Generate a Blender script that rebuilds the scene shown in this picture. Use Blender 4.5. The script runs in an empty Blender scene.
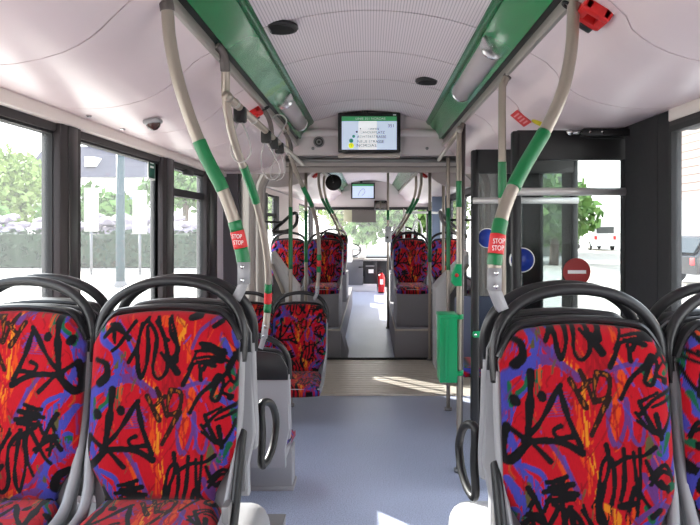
import bpy, bmesh, math, random
import numpy as np
from mathutils import Vector, Matrix
random.seed(7)
PI = math.pi
scn = bpy.context.scene
COL = scn.collection
F = 640.0; VX = 370.0; VY = 225.0; EZ = 1.55

def P(x, y, d):
    """point seen at column x, row y of the photograph, d metres down the bus"""
    return Vector(((x - VX) * d / F, d, EZ - (y - VY) * d / F))

# ------------------------------------------------------------------ materials
def lin(c):
    return tuple(((v / 255) / 12.92 if v / 255 <= .04045 else ((v / 255 + .055) / 1.055) ** 2.4) for v in c)

MATS = {}
def mat(name, rgb, rough=.5, metal=0.0, spec=.5, bump=0, bscale=60, vary=0.0, vscale=8, coat=0):
    if name in MATS: return MATS[name]
    m = bpy.data.materials.new(name); m.use_nodes = True
    nt = m.node_tree; b = nt.nodes['Principled BSDF']
    col = (*lin(rgb), 1)
    b.inputs['Base Color'].default_value = col
    b.inputs['Roughness'].default_value = rough
    b.inputs['Metallic'].default_value = metal
    b.inputs['Specular IOR Level'].default_value = spec
    b.inputs['Coat Weight'].default_value = coat
    if vary or bump:
        tc = nt.nodes.new('ShaderNodeTexCoord')
    if vary:
        n = nt.nodes.new('ShaderNodeTexNoise'); n.inputs['Scale'].default_value = vscale; n.inputs['Detail'].default_value = 5
        r = nt.nodes.new('ShaderNodeValToRGB')
        r.color_ramp.elements[0].position = .3; r.color_ramp.elements[1].position = .7
        r.color_ramp.elements[0].color = (*[c * (1 - vary) for c in col[:3]], 1)
        r.color_ramp.elements[1].color = (*[min(1, c * (1 + vary)) for c in col[:3]], 1)
        nt.links.new(tc.outputs['Object'], n.inputs['Vector']); nt.links.new(n.outputs['Fac'], r.inputs['Fac'])
        nt.links.new(r.outputs['Color'], b.inputs['Base Color'])
    if bump:
        n2 = nt.nodes.new('ShaderNodeTexNoise'); n2.inputs['Scale'].default_value = bscale
        bp = nt.nodes.new('ShaderNodeBump'); bp.inputs['Strength'].default_value = bump; bp.inputs['Distance'].default_value = .004
        nt.links.new(tc.outputs['Object'], n2.inputs['Vector']); nt.links.new(n2.outputs['Fac'], bp.inputs['Height'])
        nt.links.new(bp.outputs['Normal'], b.inputs['Normal'])
    MATS[name] = m
    return m

cove_m = mat('pinkish white panel', (220, 203, 206), .34, vary=.03, vscale=3)
shell_m = mat('light grey plastic', (156, 155, 158), .4, bump=.05, bscale=400)
shell_w = mat('pale plastic', (205, 205, 208), .45)
dark_m = mat('dark grey plastic', (36, 35, 37), .3)
black_m = mat('black plastic', (22, 22, 24), .45)
blackw = mat('black textured lining', (30, 30, 33), .75, bump=.08, bscale=300, vary=.15, vscale=40)
pillar_m = mat('dark brown grey pillar', (46, 41, 43), .6)
rubber = mat('rubber', (28, 28, 30), .7)
alu = mat('brushed aluminium', (178, 172, 164), .38, metal=.6)
alu_d = mat('grey metal', (140, 138, 138), .45, metal=.5)
pole_m = mat('beige grey pole', (158, 147, 136), .30, metal=.35)
sleeve_m = mat('dark pole sleeve', (94, 86, 83), .45)
chrome = mat('chrome bolt', (215, 215, 215), .2, metal=1)
grip_m = mat('green grip', (14, 112, 62), .38)
green_m = mat('green gloss panel', (8, 122, 66), .2, spec=.4, coat=.15)
green_l = mat('green trim lip', (8, 96, 56), .25)
bin_m = mat('bright green plastic', (0, 158, 98), .35)
red_m = mat('red plastic', (205, 28, 26), .4)
redl_m = mat('red label', (206, 40, 44), .5)
white_m = mat('white', (240, 240, 238), .5)
yellow_m = mat('yellow', (214, 196, 20), .5)
blue_m = mat('blue sign', (16, 48, 140), .4)
beige_m = mat('beige trim', (196, 186, 176), .5)
bulk_m = mat('bulkhead panel', (220, 210, 210), .45)
trim_m = mat('window trim', (226, 216, 210), .5)
lav_m = mat('lavender wall lining', (226, 214, 222), .6, vary=.05, vscale=120)
wall_m = mat('grey wall lining', (190, 186, 190), .6)
box_m = mat('grey carpet box', (140, 138, 144), .75, bump=.2, bscale=500, vary=.12, vscale=150)
bel_m = mat('bellows rubber', (150, 145, 144), .7)
bm_nt = bel_m.node_tree; _tr = bm_nt.nodes.new('ShaderNodeBsdfTranslucent'); _tr.inputs[0].default_value = (.8, .77, .74, 1); _mx = bm_nt.nodes.new('ShaderNodeMixShader'); _mx.inputs[0].default_value = .07  # translucent share added so daylight through the bellows brightens the turntable
bm_nt.links.new(bm_nt.nodes['Principled BSDF'].outputs[0], _mx.inputs[1]); bm_nt.links.new(_tr.outputs[0], _mx.inputs[2]); bm_nt.links.new(_mx.outputs[0], bm_nt.nodes['Material Output'].inputs[0])
bel_l = mat('pale bellows fold', (196, 188, 184), .65)
lens_m = mat('lamp cover', (176, 168, 170), .42, spec=.3)
cap_m = mat('lamp end cap', (120, 112, 114), .55)
vent_m = mat('black vent', (24, 24, 26), .6)
dkgrey = mat('dark grey metal cabinet', (92, 92, 96), .45)
strap_m = mat('pale strap', (172, 166, 164), .35)
fext_m = mat('extinguisher red', (200, 20, 24), .25)

def ceil_material():
    m = mat('ribbed ceiling', (214, 202, 206), .55)
    nt = m.node_tree; b = nt.nodes['Principled BSDF']
    tc = nt.nodes.new('ShaderNodeTexCoord'); sp = nt.nodes.new('ShaderNodeSeparateXYZ')
    def wave(sock, period):
        a = nt.nodes.new('ShaderNodeMath'); a.operation = 'MULTIPLY'; a.inputs[1].default_value = 2 * PI / period
        s = nt.nodes.new('ShaderNodeMath'); s.operation = 'SINE'
        nt.links.new(sock, a.inputs[0]); nt.links.new(a.outputs[0], s.inputs[0]); return s.outputs[0]
    nt.links.new(tc.outputs['Object'], sp.inputs[0])
    wx = wave(sp.outputs['X'], .0125)
    r = nt.nodes.new('ShaderNodeMapRange'); r.inputs[1].default_value = .2; r.inputs[2].default_value = .9
    nt.links.new(wx, r.inputs[0])
    mx = nt.nodes.new('ShaderNodeMix'); mx.data_type = 'RGBA'
    mx.inputs[6].default_value = (*lin((232, 220, 223)), 1); mx.inputs[7].default_value = (*lin((196, 183, 188)), 1)
    nt.links.new(r.outputs[0], mx.inputs[0]); nt.links.new(mx.outputs[2], b.inputs['Base Color'])
    return m
ceil_m = ceil_material()

def floor_material(name, a, bcol, rough):
    m = mat(name, a, rough)
    nt = m.node_tree; b = nt.nodes['Principled BSDF']
    tc = nt.nodes.new('ShaderNodeTexCoord')
    n = nt.nodes.new('ShaderNodeTexNoise'); n.inputs['Scale'].default_value = 140; n.inputs['Detail'].default_value = 3
    n2 = nt.nodes.new('ShaderNodeTexNoise'); n2.inputs['Scale'].default_value = 2.5; n2.inputs['Detail'].default_value = 4
    r = nt.nodes.new('ShaderNodeValToRGB')
    r.color_ramp.elements[0].position = .36; r.color_ramp.elements[1].position = .56
    r.color_ramp.elements[0].color = (*lin(bcol), 1); r.color_ramp.elements[1].color = (*lin(a), 1)
    mx = nt.nodes.new('ShaderNodeMix'); mx.data_type = 'RGBA'; mx.blend_type = 'MULTIPLY'; mx.inputs[0].default_value = .35
    nt.links.new(tc.outputs['Object'], n.inputs['Vector']); nt.links.new(tc.outputs['Object'], n2.inputs['Vector'])
    nt.links.new(n.outputs['Fac'], r.inputs['Fac']); nt.links.new(r.outputs['Color'], mx.inputs[6]); nt.links.new(n2.outputs['Color'], mx.inputs[7])
    n2r = nt.nodes.new('ShaderNodeMapRange'); n2r.inputs[3].default_value = .55; n2r.inputs[4].default_value = 1.0
    nt.links.new(n2.outputs['Fac'], n2r.inputs[0]); nt.links.new(n2r.outputs[0], mx.inputs[7])
    nt.links.new(mx.outputs[2], b.inputs['Base Color'])
    return m
floor_m = floor_material('blue grey vinyl floor', (190, 197, 220), (150, 157, 180), .34)
turn_m = mat('turntable aluminium', (226, 217, 206), .34, metal=.4, vary=.05, vscale=20)

def glass_material(name, tint, gloss=.06, haze=.04):
    m = bpy.data.materials.new(name); m.use_nodes = True; nt = m.node_tree; nt.nodes.clear()
    o = nt.nodes.new('ShaderNodeOutputMaterial'); t = nt.nodes.new('ShaderNodeBsdfTransparent'); t.inputs[0].default_value = (*tint, 1)
    g = nt.nodes.new('ShaderNodeBsdfGlossy'); g.inputs['Roughness'].default_value = .02
    d = nt.nodes.new('ShaderNodeBsdfTranslucent'); d.inputs[0].default_value = (.9, .93, .97, 1)  # translucent share added to give the panes a pale, bleached haze
    m1 = nt.nodes.new('ShaderNodeMixShader'); m2 = nt.nodes.new('ShaderNodeMixShader')
    m1.inputs[0].default_value = gloss; m2.inputs[0].default_value = haze
    nt.links.new(t.outputs[0], m1.inputs[1]); nt.links.new(g.outputs[0], m1.inputs[2])
    nt.links.new(m1.outputs[0], m2.inputs[1]); nt.links.new(d.outputs[0], m2.inputs[2]); nt.links.new(m2.outputs[0], o.inputs[0])
    MATS[name] = m
    return m
glass_m = glass_material('window glass', (.93, .95, .96), .04, .022)
glass_d = glass_material('tinted door glass', (.74, .77, .77), .006, .0)

def emit_material(name, rgb, s):
    m = mat(name, rgb, .3); b = m.node_tree.nodes['Principled BSDF']
    b.inputs['Emission Color'].default_value = (*lin(rgb), 1); b.inputs['Emission Strength'].default_value = s
    return m

# ------------------------------------------------------------------ mesh helpers
class MB:
    def __init__(s): s.bm = bmesh.new(); s.mats = []
    def _mi(s, m):
        if m not in s.mats: s.mats.append(m)
        return s.mats.index(m)
    def _fin(s, faces, m):
        if m is not None:
            k = s._mi(m)
            for f in faces: f.material_index = k
    def box(s, x0, x1, y0, y1, z0, z1, m=None, bev=0, seg=2, M=None):
        g = bmesh.ops.create_cube(s.bm, size=1)
        vs = g['verts']
        for v in vs:
            v.co = Vector(((x0 + x1) / 2 + v.co.x * (x1 - x0), (y0 + y1) / 2 + v.co.y * (y1 - y0), (z0 + z1) / 2 + v.co.z * (z1 - z0)))
        fs = {f for v in vs for f in v.link_faces}
        if bev:
            es = {e for v in vs for e in v.link_edges}
            r = bmesh.ops.bevel(s.bm, geom=list(es), offset=bev, segments=seg, profile=.5, affect='EDGES', clamp_overlap=True)
            fs = {f for f in fs if f.is_valid} | set(r['faces']) | {f for v in r['verts'] for f in v.link_faces}
            vs = {v for f in fs for v in f.verts}
        if M is not None:
            for v in vs: v.co = M @ v.co
        s._fin(fs, m); return s
    def prism(s, pts, axis, a, b, m=None, bev=0, seg=2, f=None):
        """polygon pts (u,v) extruded along axis from a to b; axis x:(y,z) y:(x,z) z:(x,y)"""
        def mk(u, v, w):
            return {'x': Vector((w, u, v)), 'y': Vector((u, w, v)), 'z': Vector((u, v, w))}[axis]
        A = [s.bm.verts.new(mk(u, v, a)) for u, v in pts]; B = [s.bm.verts.new(mk(u, v, b)) for u, v in pts]
        n = len(pts); fs = [s.bm.faces.new(A), s.bm.faces.new(B[::-1])]
        for i in range(n): fs.append(s.bm.faces.new((A[i], B[i], B[(i + 1) % n], A[(i + 1) % n])))
        bmesh.ops.recalc_face_normals(s.bm, faces=fs)
        if bev:
            es = [e for f_ in fs[:2] for e in f_.edges]
            r = bmesh.ops.bevel(s.bm, geom=es, offset=bev, segments=seg, profile=.5, affect='EDGES', clamp_overlap=True)
            fs = list({q for q in fs if q.is_valid} | set(r['faces']) | {q for v in r['verts'] for q in v.link_faces})
        if f:
            for v in {v for q in fs for v in q.verts}: v.co = f(v.co)
        s._fin(fs, m); return s
    def sweep(s, pts, r, m=None, n=10, smooth=6, flat=1.0, closed=False, cap=True, up=None):
        pts = [Vector(p) for p in pts]
        if smooth: pts = catmull(pts, smooth, closed)
        N = len(pts)
        tang = []
        for i in range(N):
            a = pts[(i - 1) % N] if closed or i else pts[0]; b = pts[(i + 1) % N] if closed or i < N - 1 else pts[-1]
            t = (b - a); tang.append(t.normalized() if t.length else Vector((0, 0, 1)))
        ref = Vector(up) if up else (Vector((0, 1, 0)) if abs(tang[0].y) < .8 else Vector((1, 0, 0)))
        rings = []
        nrm = (ref - tang[0] * ref.dot(tang[0])).normalized()
        for i in range(N):
            t = tang[i]; nrm = (nrm - t * nrm.dot(t)).normalized(); bn = t.cross(nrm)
            rr = r[i] if isinstance(r, list) else r
            rings.append([s.bm.verts.new(pts[i] + nrm * math.cos(2 * PI * k / n) * rr * flat + bn * math.sin(2 * PI * k / n) * rr) for k in range(n)])
        fs = []
        for i in range(N if closed else N - 1):
            A, B = rings[i], rings[(i + 1) % N]
            for k in range(n): fs.append(s.bm.faces.new((A[k], A[(k + 1) % n], B[(k + 1) % n], B[k])))
        if cap and not closed: fs += [s.bm.faces.new(rings[0][::-1]), s.bm.faces.new(rings[-1])]
        s._fin(fs, m); return s
    def cyl(s, a, b, r, m=None, n=16, r2=None):
        a = Vector(a); b = Vector(b)
        return s.sweep([a, b], [r, r2 if r2 is not None else r], m, n, 0)
    def lathe(s, prof, c, axis='z', m=None, n=20):
        c = Vector(c); rings = []
        for (r, h) in prof:
            ring = []
            for k in range(n):
                q = 2 * PI * k / n; u, v = r * math.cos(q), r * math.sin(q)
                ring.append(s.bm.verts.new(c + {'z': Vector((u, v, h)), 'y': Vector((u, h, v)), 'x': Vector((h, u, v))}[axis]))
            rings.append(ring)
        fs = []
        for A, B in zip(rings, rings[1:]):
            for k in range(n): fs.append(s.bm.faces.new((A[k], A[(k + 1) % n], B[(k + 1) % n], B[k])))
        fs += [s.bm.faces.new(rings[0][::-1]), s.bm.faces.new(rings[-1])]
        bmesh.ops.recalc_face_normals(s.bm, faces=fs)
        s._fin(fs, m); return s
    def strip(s, prof, y0, y1, m=None, th=.012, ny=1):
        """open profile (x,z) extruded along y, with thickness added upward/outward"""
        n = len(prof); nor = []
        for i in range(n):
            a = Vector(prof[max(0, i - 1)]); b = Vector(prof[min(n - 1, i + 1)]); t = (b - a).normalized(); q = Vector((-t.y, t.x))
            if q.y < 0: q = -q
            nor.append(q)
        lo = [p for p in prof]; hi = [(prof[i][0] + nor[i].x * th, prof[i][1] + nor[i].y * th) for i in range(n)]
        rings = []
        for y in (y0, y1):
            rings.append([s.bm.verts.new((x, y, z)) for x, z in lo] + [s.bm.verts.new((x, y, z)) for x, z in reversed(hi)])
        k = 2 * n; fs = []
        for i in range(k): fs.append(s.bm.faces.new((rings[0][i], rings[0][(i + 1) % k], rings[1][(i + 1) % k], rings[1][i])))
        for R in rings:
            for i in range(n - 1): fs.append(s.bm.faces.new((R[i], R[i + 1], R[k - 2 - i], R[k - 1 - i])))
        bmesh.ops.recalc_face_normals(s.bm, faces=fs)
        s._fin(fs, m); return s
    def quad(s, a, b, c, d, m=None):
        f = s.bm.faces.new([s.bm.verts.new(Vector(p)) for p in (a, b, c, d)]); s._fin([f], m); return s
    def build(s, name, m=None, parent=None, origin=None, ang=.6):
        if m is not None and not s.mats: s.mats = [m]
        bm = s.bm
        for e in bm.edges:
            if len(e.link_faces) == 2:
                try: e.smooth = e.calc_face_angle() < ang
                except Exception: pass
        for f in bm.faces: f.smooth = True
        if origin is not None:
            for v in bm.verts: v.co -= Vector(origin)
        elif parent is not None:
            o = parent.location.copy(); q = parent
            while q.parent is not None: q = q.parent; o += q.location
            for v in bm.verts: v.co -= o
        me = bpy.data.meshes.new(name); bm.to_mesh(me); bm.free()
        for k in s.mats: me.materials.append(k)
        ob = bpy.data.objects.new(name, me); COL.objects.link(ob)
        if parent is not None: ob.parent = parent
        elif origin is not None: ob.location = origin
        return ob

def catmull(p, k, closed=False):
    n = len(p); out = []
    rng = n if closed else n - 1
    for i in range(rng):
        if closed: a, b, c, d = p[(i - 1) % n], p[i], p[(i + 1) % n], p[(i + 2) % n]
        else: a, b, c, d = p[max(0, i - 1)], p[i], p[i + 1], p[min(n - 1, i + 2)]
        for j in range(k):
            t = j / k
            out.append(.5 * ((2 * b) + (c - a) * t + (2 * a - 5 * b + 4 * c - d) * t * t + (3 * b - a - 3 * c + d) * t ** 3))
    if not closed: out.append(p[-1])
    return out

def T(name, label, cat, loc=(0, 0, 0), group=None):
    o = bpy.data.objects.new(name, None); COL.objects.link(o); o.location = loc; o.empty_display_size = .05
    return tag(o, label, cat, group)
def tag(o, label, cat, group=None):
    o['label'] = label; o['category'] = cat
    if group: o['group'] = group
    return o
def st(o, label=None, cat='bus interior'):
    o['kind'] = 'structure'
    if label: o['label'] = label; o['category'] = cat
    return o
def dup(root, loc, label, group=None, rotz=None):
    r = root.copy(); COL.objects.link(r); r.location = loc; r['label'] = label
    if group: r['group'] = group
    if rotz is not None: r.rotation_euler = (0, 0, rotz)
    for ch in list(root.children):
        c = ch.copy(); COL.objects.link(c); c.parent = r
        for g in list(ch.children):
            d = g.copy(); COL.objects.link(d); d.parent = c
    return r
def text(name, body, size, loc, rot, m, parent=None, sx=1, align='CENTER', ext=.0004):
    c = bpy.data.curves.new(name, 'FONT'); c.body = body; c.size = size; c.align_x = align; c.align_y = 'CENTER'; c.extrude = ext
    o = bpy.data.objects.new(name, c); COL.objects.link(o); c.materials.append(m)
    L = Vector(loc)
    q = parent
    while q is not None: L -= q.location; q = q.parent
    o.location = L; o.rotation_euler = rot; o.scale = (sx, 1, 1)
    if parent is not None: o.parent = parent
    return o

# ------------------------------------------------------------------ fabric pattern (painted once, sampled per vertex)
CW, CH = 700, 1240
def paint_fabric():
    rs = np.random.RandomState(3)
    img = np.zeros((CH, CW, 3), np.float32); img[:] = lin((184, 8, 28))
    yy, xx = np.mgrid[0:CH, 0:CW].astype(np.float32)
    def noise(sx, sy, seed):
        r = np.random.RandomState(seed); h, w = int(CH / sy) + 3, int(CW / sx) + 3
        g = r.rand(h, w).astype(np.float32)
        fx, fy = xx / sx, yy / sy; ix, iy = fx.astype(int), fy.astype(int); tx, ty = fx - ix, fy - iy
        tx = tx * tx * (3 - 2 * tx); ty = ty * ty * (3 - 2 * ty)
        return (g[iy, ix] * (1 - tx) + g[iy, ix + 1] * tx) * (1 - ty) + (g[iy + 1, ix] * (1 - tx) + g[iy + 1, ix + 1] * tx) * ty
    streak = .6 * noise(7, 70, 1) + .4 * noise(4, 30, 2); wob = noise(45, 45, 4)
    def stroke(pts, w, col, alpha=1., rough=0., curve=True):
        p = [Vector((a, b, 0)) for a, b in pts]
        if curve and len(p) > 2: p = catmull(p, 8)
        q = np.array([(v.x, v.y) for v in p], np.float32)
        x0, y0 = np.floor(q.min(0) - w - 6).astype(int); x1, y1 = np.ceil(q.max(0) + w + 6).astype(int)
        x0, y0, x1, y1 = max(0, x0), max(0, y0), min(CW, x1), min(CH, y1)
        if x1 <= x0 or y1 <= y0: return
        X, Y = xx[y0:y1, x0:x1], yy[y0:y1, x0:x1]; D = np.full(X.shape, 1e9, np.float32)
        for (ax, ay), (bx, by) in zip(q, q[1:]):
            dx, dy = bx - ax, by - ay; L = dx * dx + dy * dy + 1e-6
            t = np.clip(((X - ax) * dx + (Y - ay) * dy) / L, 0, 1)
            D = np.minimum(D, np.hypot(X - ax - t * dx, Y - ay - t * dy))
        ww = w / 2 + (wob[y0:y1, x0:x1] - .5) * w * .35
        m = np.clip(ww - D + .5, 0, 1)
        if rough: m = m * (streak[y0:y1, x0:x1] > rough)
        m = (m * alpha)[..., None]
        img[y0:y1, x0:x1] = img[y0:y1, x0:x1] * (1 - m) + np.array(lin(col), np.float32) * m
    OR, YE, BL, PU, GR, OL, DR, BK = (214, 70, 16), (220, 132, 24), (66, 66, 160), (98, 50, 118), (20, 90, 60), (88, 80, 48), (138, 6, 22), (10, 7, 11)
    for off in (0, 690):
        def S(pts, w, c, a=1., r=0., curve=True): stroke([(x, y + off) for x, y in pts], w, c, a, r, curve)
        # dark red blocks and orange / yellow streaks
        S([(330, 330), (350, 420), (330, 520)], 90, DR, .6, .45); S([(500, 660), (560, 780)], 90, DR, .55, .4)
        S([(235, 390), (290, 430), (320, 520), (315, 640)], 56, OR, 1, .5); S([(255, 400), (300, 450), (322, 560), (318, 660)], 22, YE, 1, .5)
        S([(430, 390), (445, 470), (415, 600), (410, 670)], 34, OR, 1, .42); S([(330, 180), (385, 190), (400, 260)], 44, OR, 1, .5); S([(370, 170), (410, 200), (385, 260)], 22, YE, 1, .5)
        S([(320, 700), (345, 790), (330, 880)], 46, OR, 1, .55); S([(330, 700), (350, 780), (345, 850)], 20, YE, 1, .55)
        S([(455, 180), (440, 260)], 26, OR, 1, .45); S([(215, 690), (260, 800), (300, 880)], 18, OR, 1, .35); S([(560, 240), (600, 300)], 18, OR, 1, .4)
        S([(420, 250), (430, 330)], 20, OR, 1, .45); S([(150, 560), (200, 640)], 30, OR, .8, .6)
        # blue and purple brushwork
        S([(80, 195), (95, 250), (150, 300), (165, 400)], 34, BL); S([(60, 440), (150, 398), (230, 400), (300, 455)], 28, PU); S([(40, 470), (75, 445), (150, 400)], 40, BL)
        S([(45, 470), (62, 560), (48, 640)], 44, BL, 1, .22); S([(25, 560), (35, 680)], 30, BL, 1, .25); S([(70, 640), (95, 740), (150, 800), (165, 860)], 26, BL, 1, .3)
        S([(110, 440), (130, 480), (90, 520)], 18, BL); S([(165, 300), (200, 360), (240, 380)], 18, PU); S([(190, 250), (215, 300)], 16, BL)
        S([(440, 280), (470, 215), (540, 165), (580, 175)], 16, PU); S([(560, 250), (590, 310), (620, 320)], 22, BL); S([(600, 220), (620, 300)], 24, BL)
        S([(400, 520), (395, 620), (420, 670), (450, 600), (455, 520), (470, 640), (500, 660), (515, 560)], 17, PU); S([(380, 440), (470, 410), (560, 420)], 14, PU)
        S([(560, 470), (600, 500), (610, 560)], 26, BL); S([(620, 570), (580, 640), (575, 700)], 36, BL, 1, .2); S([(630, 700), (600, 760)], 30, BL)
        S([(540, 700), (540, 840), (520, 960)], 34, PU, 1, .25); S([(480, 930), (540, 900), (620, 910)], 22, BL); S([(500, 760), (530, 830)], 26, PU)
        S([(190, 650), (240, 720), (290, 830)], 16, PU); S([(110, 730), (170, 760), (190, 830)], 18, BL); S([(60, 780), (120, 880), (110, 960)], 30, BL, 1, .3)
        for k in range(9): S([(195, 505 + k * 9), (262 + 8 * (k % 3), 500 + k * 9)], 4, PU)
        for k in range(6): S([(95 + k * 16, 330), (80 + k * 15, 370)], 5, BL)
        # green patches
        S([(75, 205), (110, 215)], 26, GR, 1, .3); S([(135, 440), (120, 480), (95, 500)], 18, GR, 1, .3); S([(70, 470), (75, 540)], 16, GR, 1, .35)
        S([(590, 640), (560, 690)], 26, GR, 1, .3); S([(525, 650), (515, 700)], 26, OL, 1, .3); S([(580, 350), (620, 400), (590, 440)], 24, GR, 1, .3)
        S([(600, 520), (625, 600)], 22, GR, 1, .3); S([(120, 790), (125, 880)], 18, OL, 1, .3); S([(590, 800), (630, 780)], 30, GR, 1, .3); S([(180, 300), (150, 350)], 16, OL, 1, .4)
        S([(170, 430), (160, 500)], 16, GR, 1, .4); S([(515, 420), (545, 470)], 22, GR, 1, .4); S([(500, 860), (520, 900)], 20, GR, 1, .3)
        rr = np.random.RandomState(11 + off)
        for k in range(150):
            x, y = rr.uniform(20, 640), rr.uniform(140, 840); L = rr.uniform(30, 90); q = rr.uniform(-.9, .9); c = [PU, BL, DR, OR, DR, PU, OL, DR, BL][rr.randint(9)]
            if 250 < x < 430 and c in (BL, PU): c = DR
            S([(x, y), (x + L * .5 * q + rr.uniform(-8, 8), y + L * .5), (x + L * q, y + L)], rr.uniform(3, 9), c, .8, .3)
        # black: crown figure
        B = lambda pts, w, curve=True, r=0.: S(pts, w * 1.22, BK, 1, r, curve)
        B([(140, 436), (135, 540), (122, 650)], 22); B([(110, 655), (170, 590), (220, 505), (240, 478)], 17); B([(236, 480), (258, 570), (300, 672)], 15)
        B([(58, 606), (130, 650), (230, 656), (304, 694)], 19); B([(60, 606), (44, 690), (66, 716), (130, 655)], 22); B([(130, 650), (160, 680), (198, 718)], 15)
        B([(282, 640), (228, 644), (212, 622), (236, 608)], 15); S([(84, 518), (88, 526)], 30, BK); S([(174, 510), (178, 516)], 28, BK)
        # top lettering
        B([(98, 238), (145, 190), (192, 248)], 14); B([(212, 180), (160, 262), (132, 288)], 14); B([(118, 190), (200, 240)], 12); B([(130, 188), (140, 260)], 12)
        B([(196, 332), (222, 280), (240, 205), (262, 168)], 13); B([(240, 190), (228, 300), (246, 392), (268, 320), (262, 200)], 14)
        B([(262, 178), (300, 240), (290, 360), (316, 396), (346, 350), (330, 240), (296, 180)], 14); B([(345, 170), (356, 230), (385, 285), (350, 330), (320, 300)], 13)
        B([(345, 315), (384, 372)], 20); B([(350, 160), (375, 240), (380, 330)], 12); B([(300, 165), (322, 230), (345, 250)], 12)
        B([(425, 168), (462, 158)], 20); B([(522, 198), (548, 180)], 16)
        # scribbled hand
        for a in ([(470, 262), (520, 270), (572, 300)], [(452, 292), (510, 290), (566, 312)], [(480, 275), (565, 288)], [(448, 320), (510, 312), (574, 326)], [(440, 342), (500, 326), (560, 330)],
                  [(445, 345), (408, 418)], [(470, 345), (478, 398)], [(455, 300), (430, 360)], [(500, 330), (485, 360)], [(460, 330), (530, 345)]): B(a, 13)
        # loops and tail
        B([(612, 292), (580, 350), (602, 412), (622, 350), (600, 300)], 12); B([(622, 290), (570, 380), (500, 432), (466, 470), (440, 520)], 14)
        B([(548, 395), (520, 460), (545, 474), (566, 410), (545, 380), (520, 420)], 12); B([(590, 400), (560, 440), (600, 460)], 11)
        # outlined mark
        for a, w in (([(272, 460), (322, 548)], 20), ([(308, 430), (352, 530)], 18), ([(342, 462), (298, 500)], 16), ([(362, 436), (402, 450), (396, 512), (352, 520), (362, 440)], 17), ([(400, 516), (372, 570), (338, 636)], 18)):
            S(a, w, (40, 16, 10)); S(a, w * .4, (150, 80, 14), 1, .55)
        # mask on the other edge
        B([(496, 572), (550, 520), (612, 494)], 13); B([(540, 546), (612, 520)], 11); B([(498, 530), (530, 600), (562, 634), (592, 600), (612, 556)], 13); B([(488, 590), (542, 628)], 13)
        B([(553, 570), (566, 646)], 15); B([(500, 530), (560, 500)], 11); S([(588, 463), (593, 467)], 24, BK); B([(485, 565), (510, 600)], 12)
        # lower lettering
        B([(384, 668), (388, 740), (350, 830), (330, 860)], 13); B([(352, 830), (366, 730), (398, 712), (404, 800), (372, 900), (345, 890), (372, 790)], 14); B([(440, 680), (436, 780), (415, 860)], 13)
        B([(405, 730), (450, 706), (500, 700), (542, 674)], 13); B([(492, 678), (486, 790), (462, 906), (440, 890), (470, 800)], 14); B([(470, 690), (480, 800), (512, 858)], 13)
        B([(508, 716), (545, 790), (580, 800)], 14); B([(520, 770), (572, 730), (600, 780)], 13); B([(520, 790), (560, 750), (586, 760)], 12); B([(556, 780), (580, 812)], 13)
        # second scribble and blob
        for a in ([(182, 782), (236, 778)], [(190, 800), (268, 790)], [(172, 812), (244, 800)], [(200, 816), (280, 822)], [(212, 776), (248, 766)], [(180, 840), (270, 836)], [(200, 850), (262, 880)], [(230, 850), (240, 930)], [(190, 830), (170, 870)], [(255, 860), (280, 910)]): B(a, 14)
        B([(74, 325), (108, 338), (116, 378), (88, 412)], 24); B([(120, 800), (150, 850), (180, 930)], 14); B([(640, 860), (590, 890), (576, 940)], 30)
        B([(140, 830), (110, 900), (150, 930)], 12)
    return img
FAB = paint_fabric() * .84

def fabric_material():
    m = bpy.data.materials.new('graffiti plush'); m.use_nodes = True; nt = m.node_tree; b = nt.nodes['Principled BSDF']
    a = nt.nodes.new('ShaderNodeVertexColor'); a.layer_name = 'pattern'
    tc = nt.nodes.new('ShaderNodeTexCoord'); n = nt.nodes.new('ShaderNodeTexNoise'); n.inputs['Scale'].default_value = 500
    mp = nt.nodes.new('ShaderNodeMapping'); mp.inputs['Scale'].default_value = (1, 1, .12)
    r = nt.nodes.new('ShaderNodeMapRange'); r.inputs[3].default_value = .72; r.inputs[4].default_value = 1.2
    mx = nt.nodes.new('ShaderNodeMix'); mx.data_type = 'RGBA'; mx.blend_type = 'MULTIPLY'; mx.inputs[0].default_value = 1
    nt.links.new(tc.outputs['Object'], mp.inputs[0]); nt.links.new(mp.outputs[0], n.inputs['Vector']); nt.links.new(n.outputs['Fac'], r.inputs[0])
    nt.links.new(a.outputs['Color'], mx.inputs[6]); nt.links.new(r.outputs[0], mx.inputs[7]); nt.links.new(mx.outputs[2], b.inputs['Base Color'])
    b.inputs['Roughness'].default_value = .9; b.inputs['Specular IOR Level'].default_value = .15
    b.inputs['Sheen Weight'].default_value = .15; b.inputs['Sheen Roughness'].default_value = .5
    return m
fabric_m = fabric_material()

def sample(lx, ly):
    x = np.clip(lx, 0, CW - 1).astype(int); y = np.clip(ly, 0, CH - 1).astype(int)
    return FAB[y, x]

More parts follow.
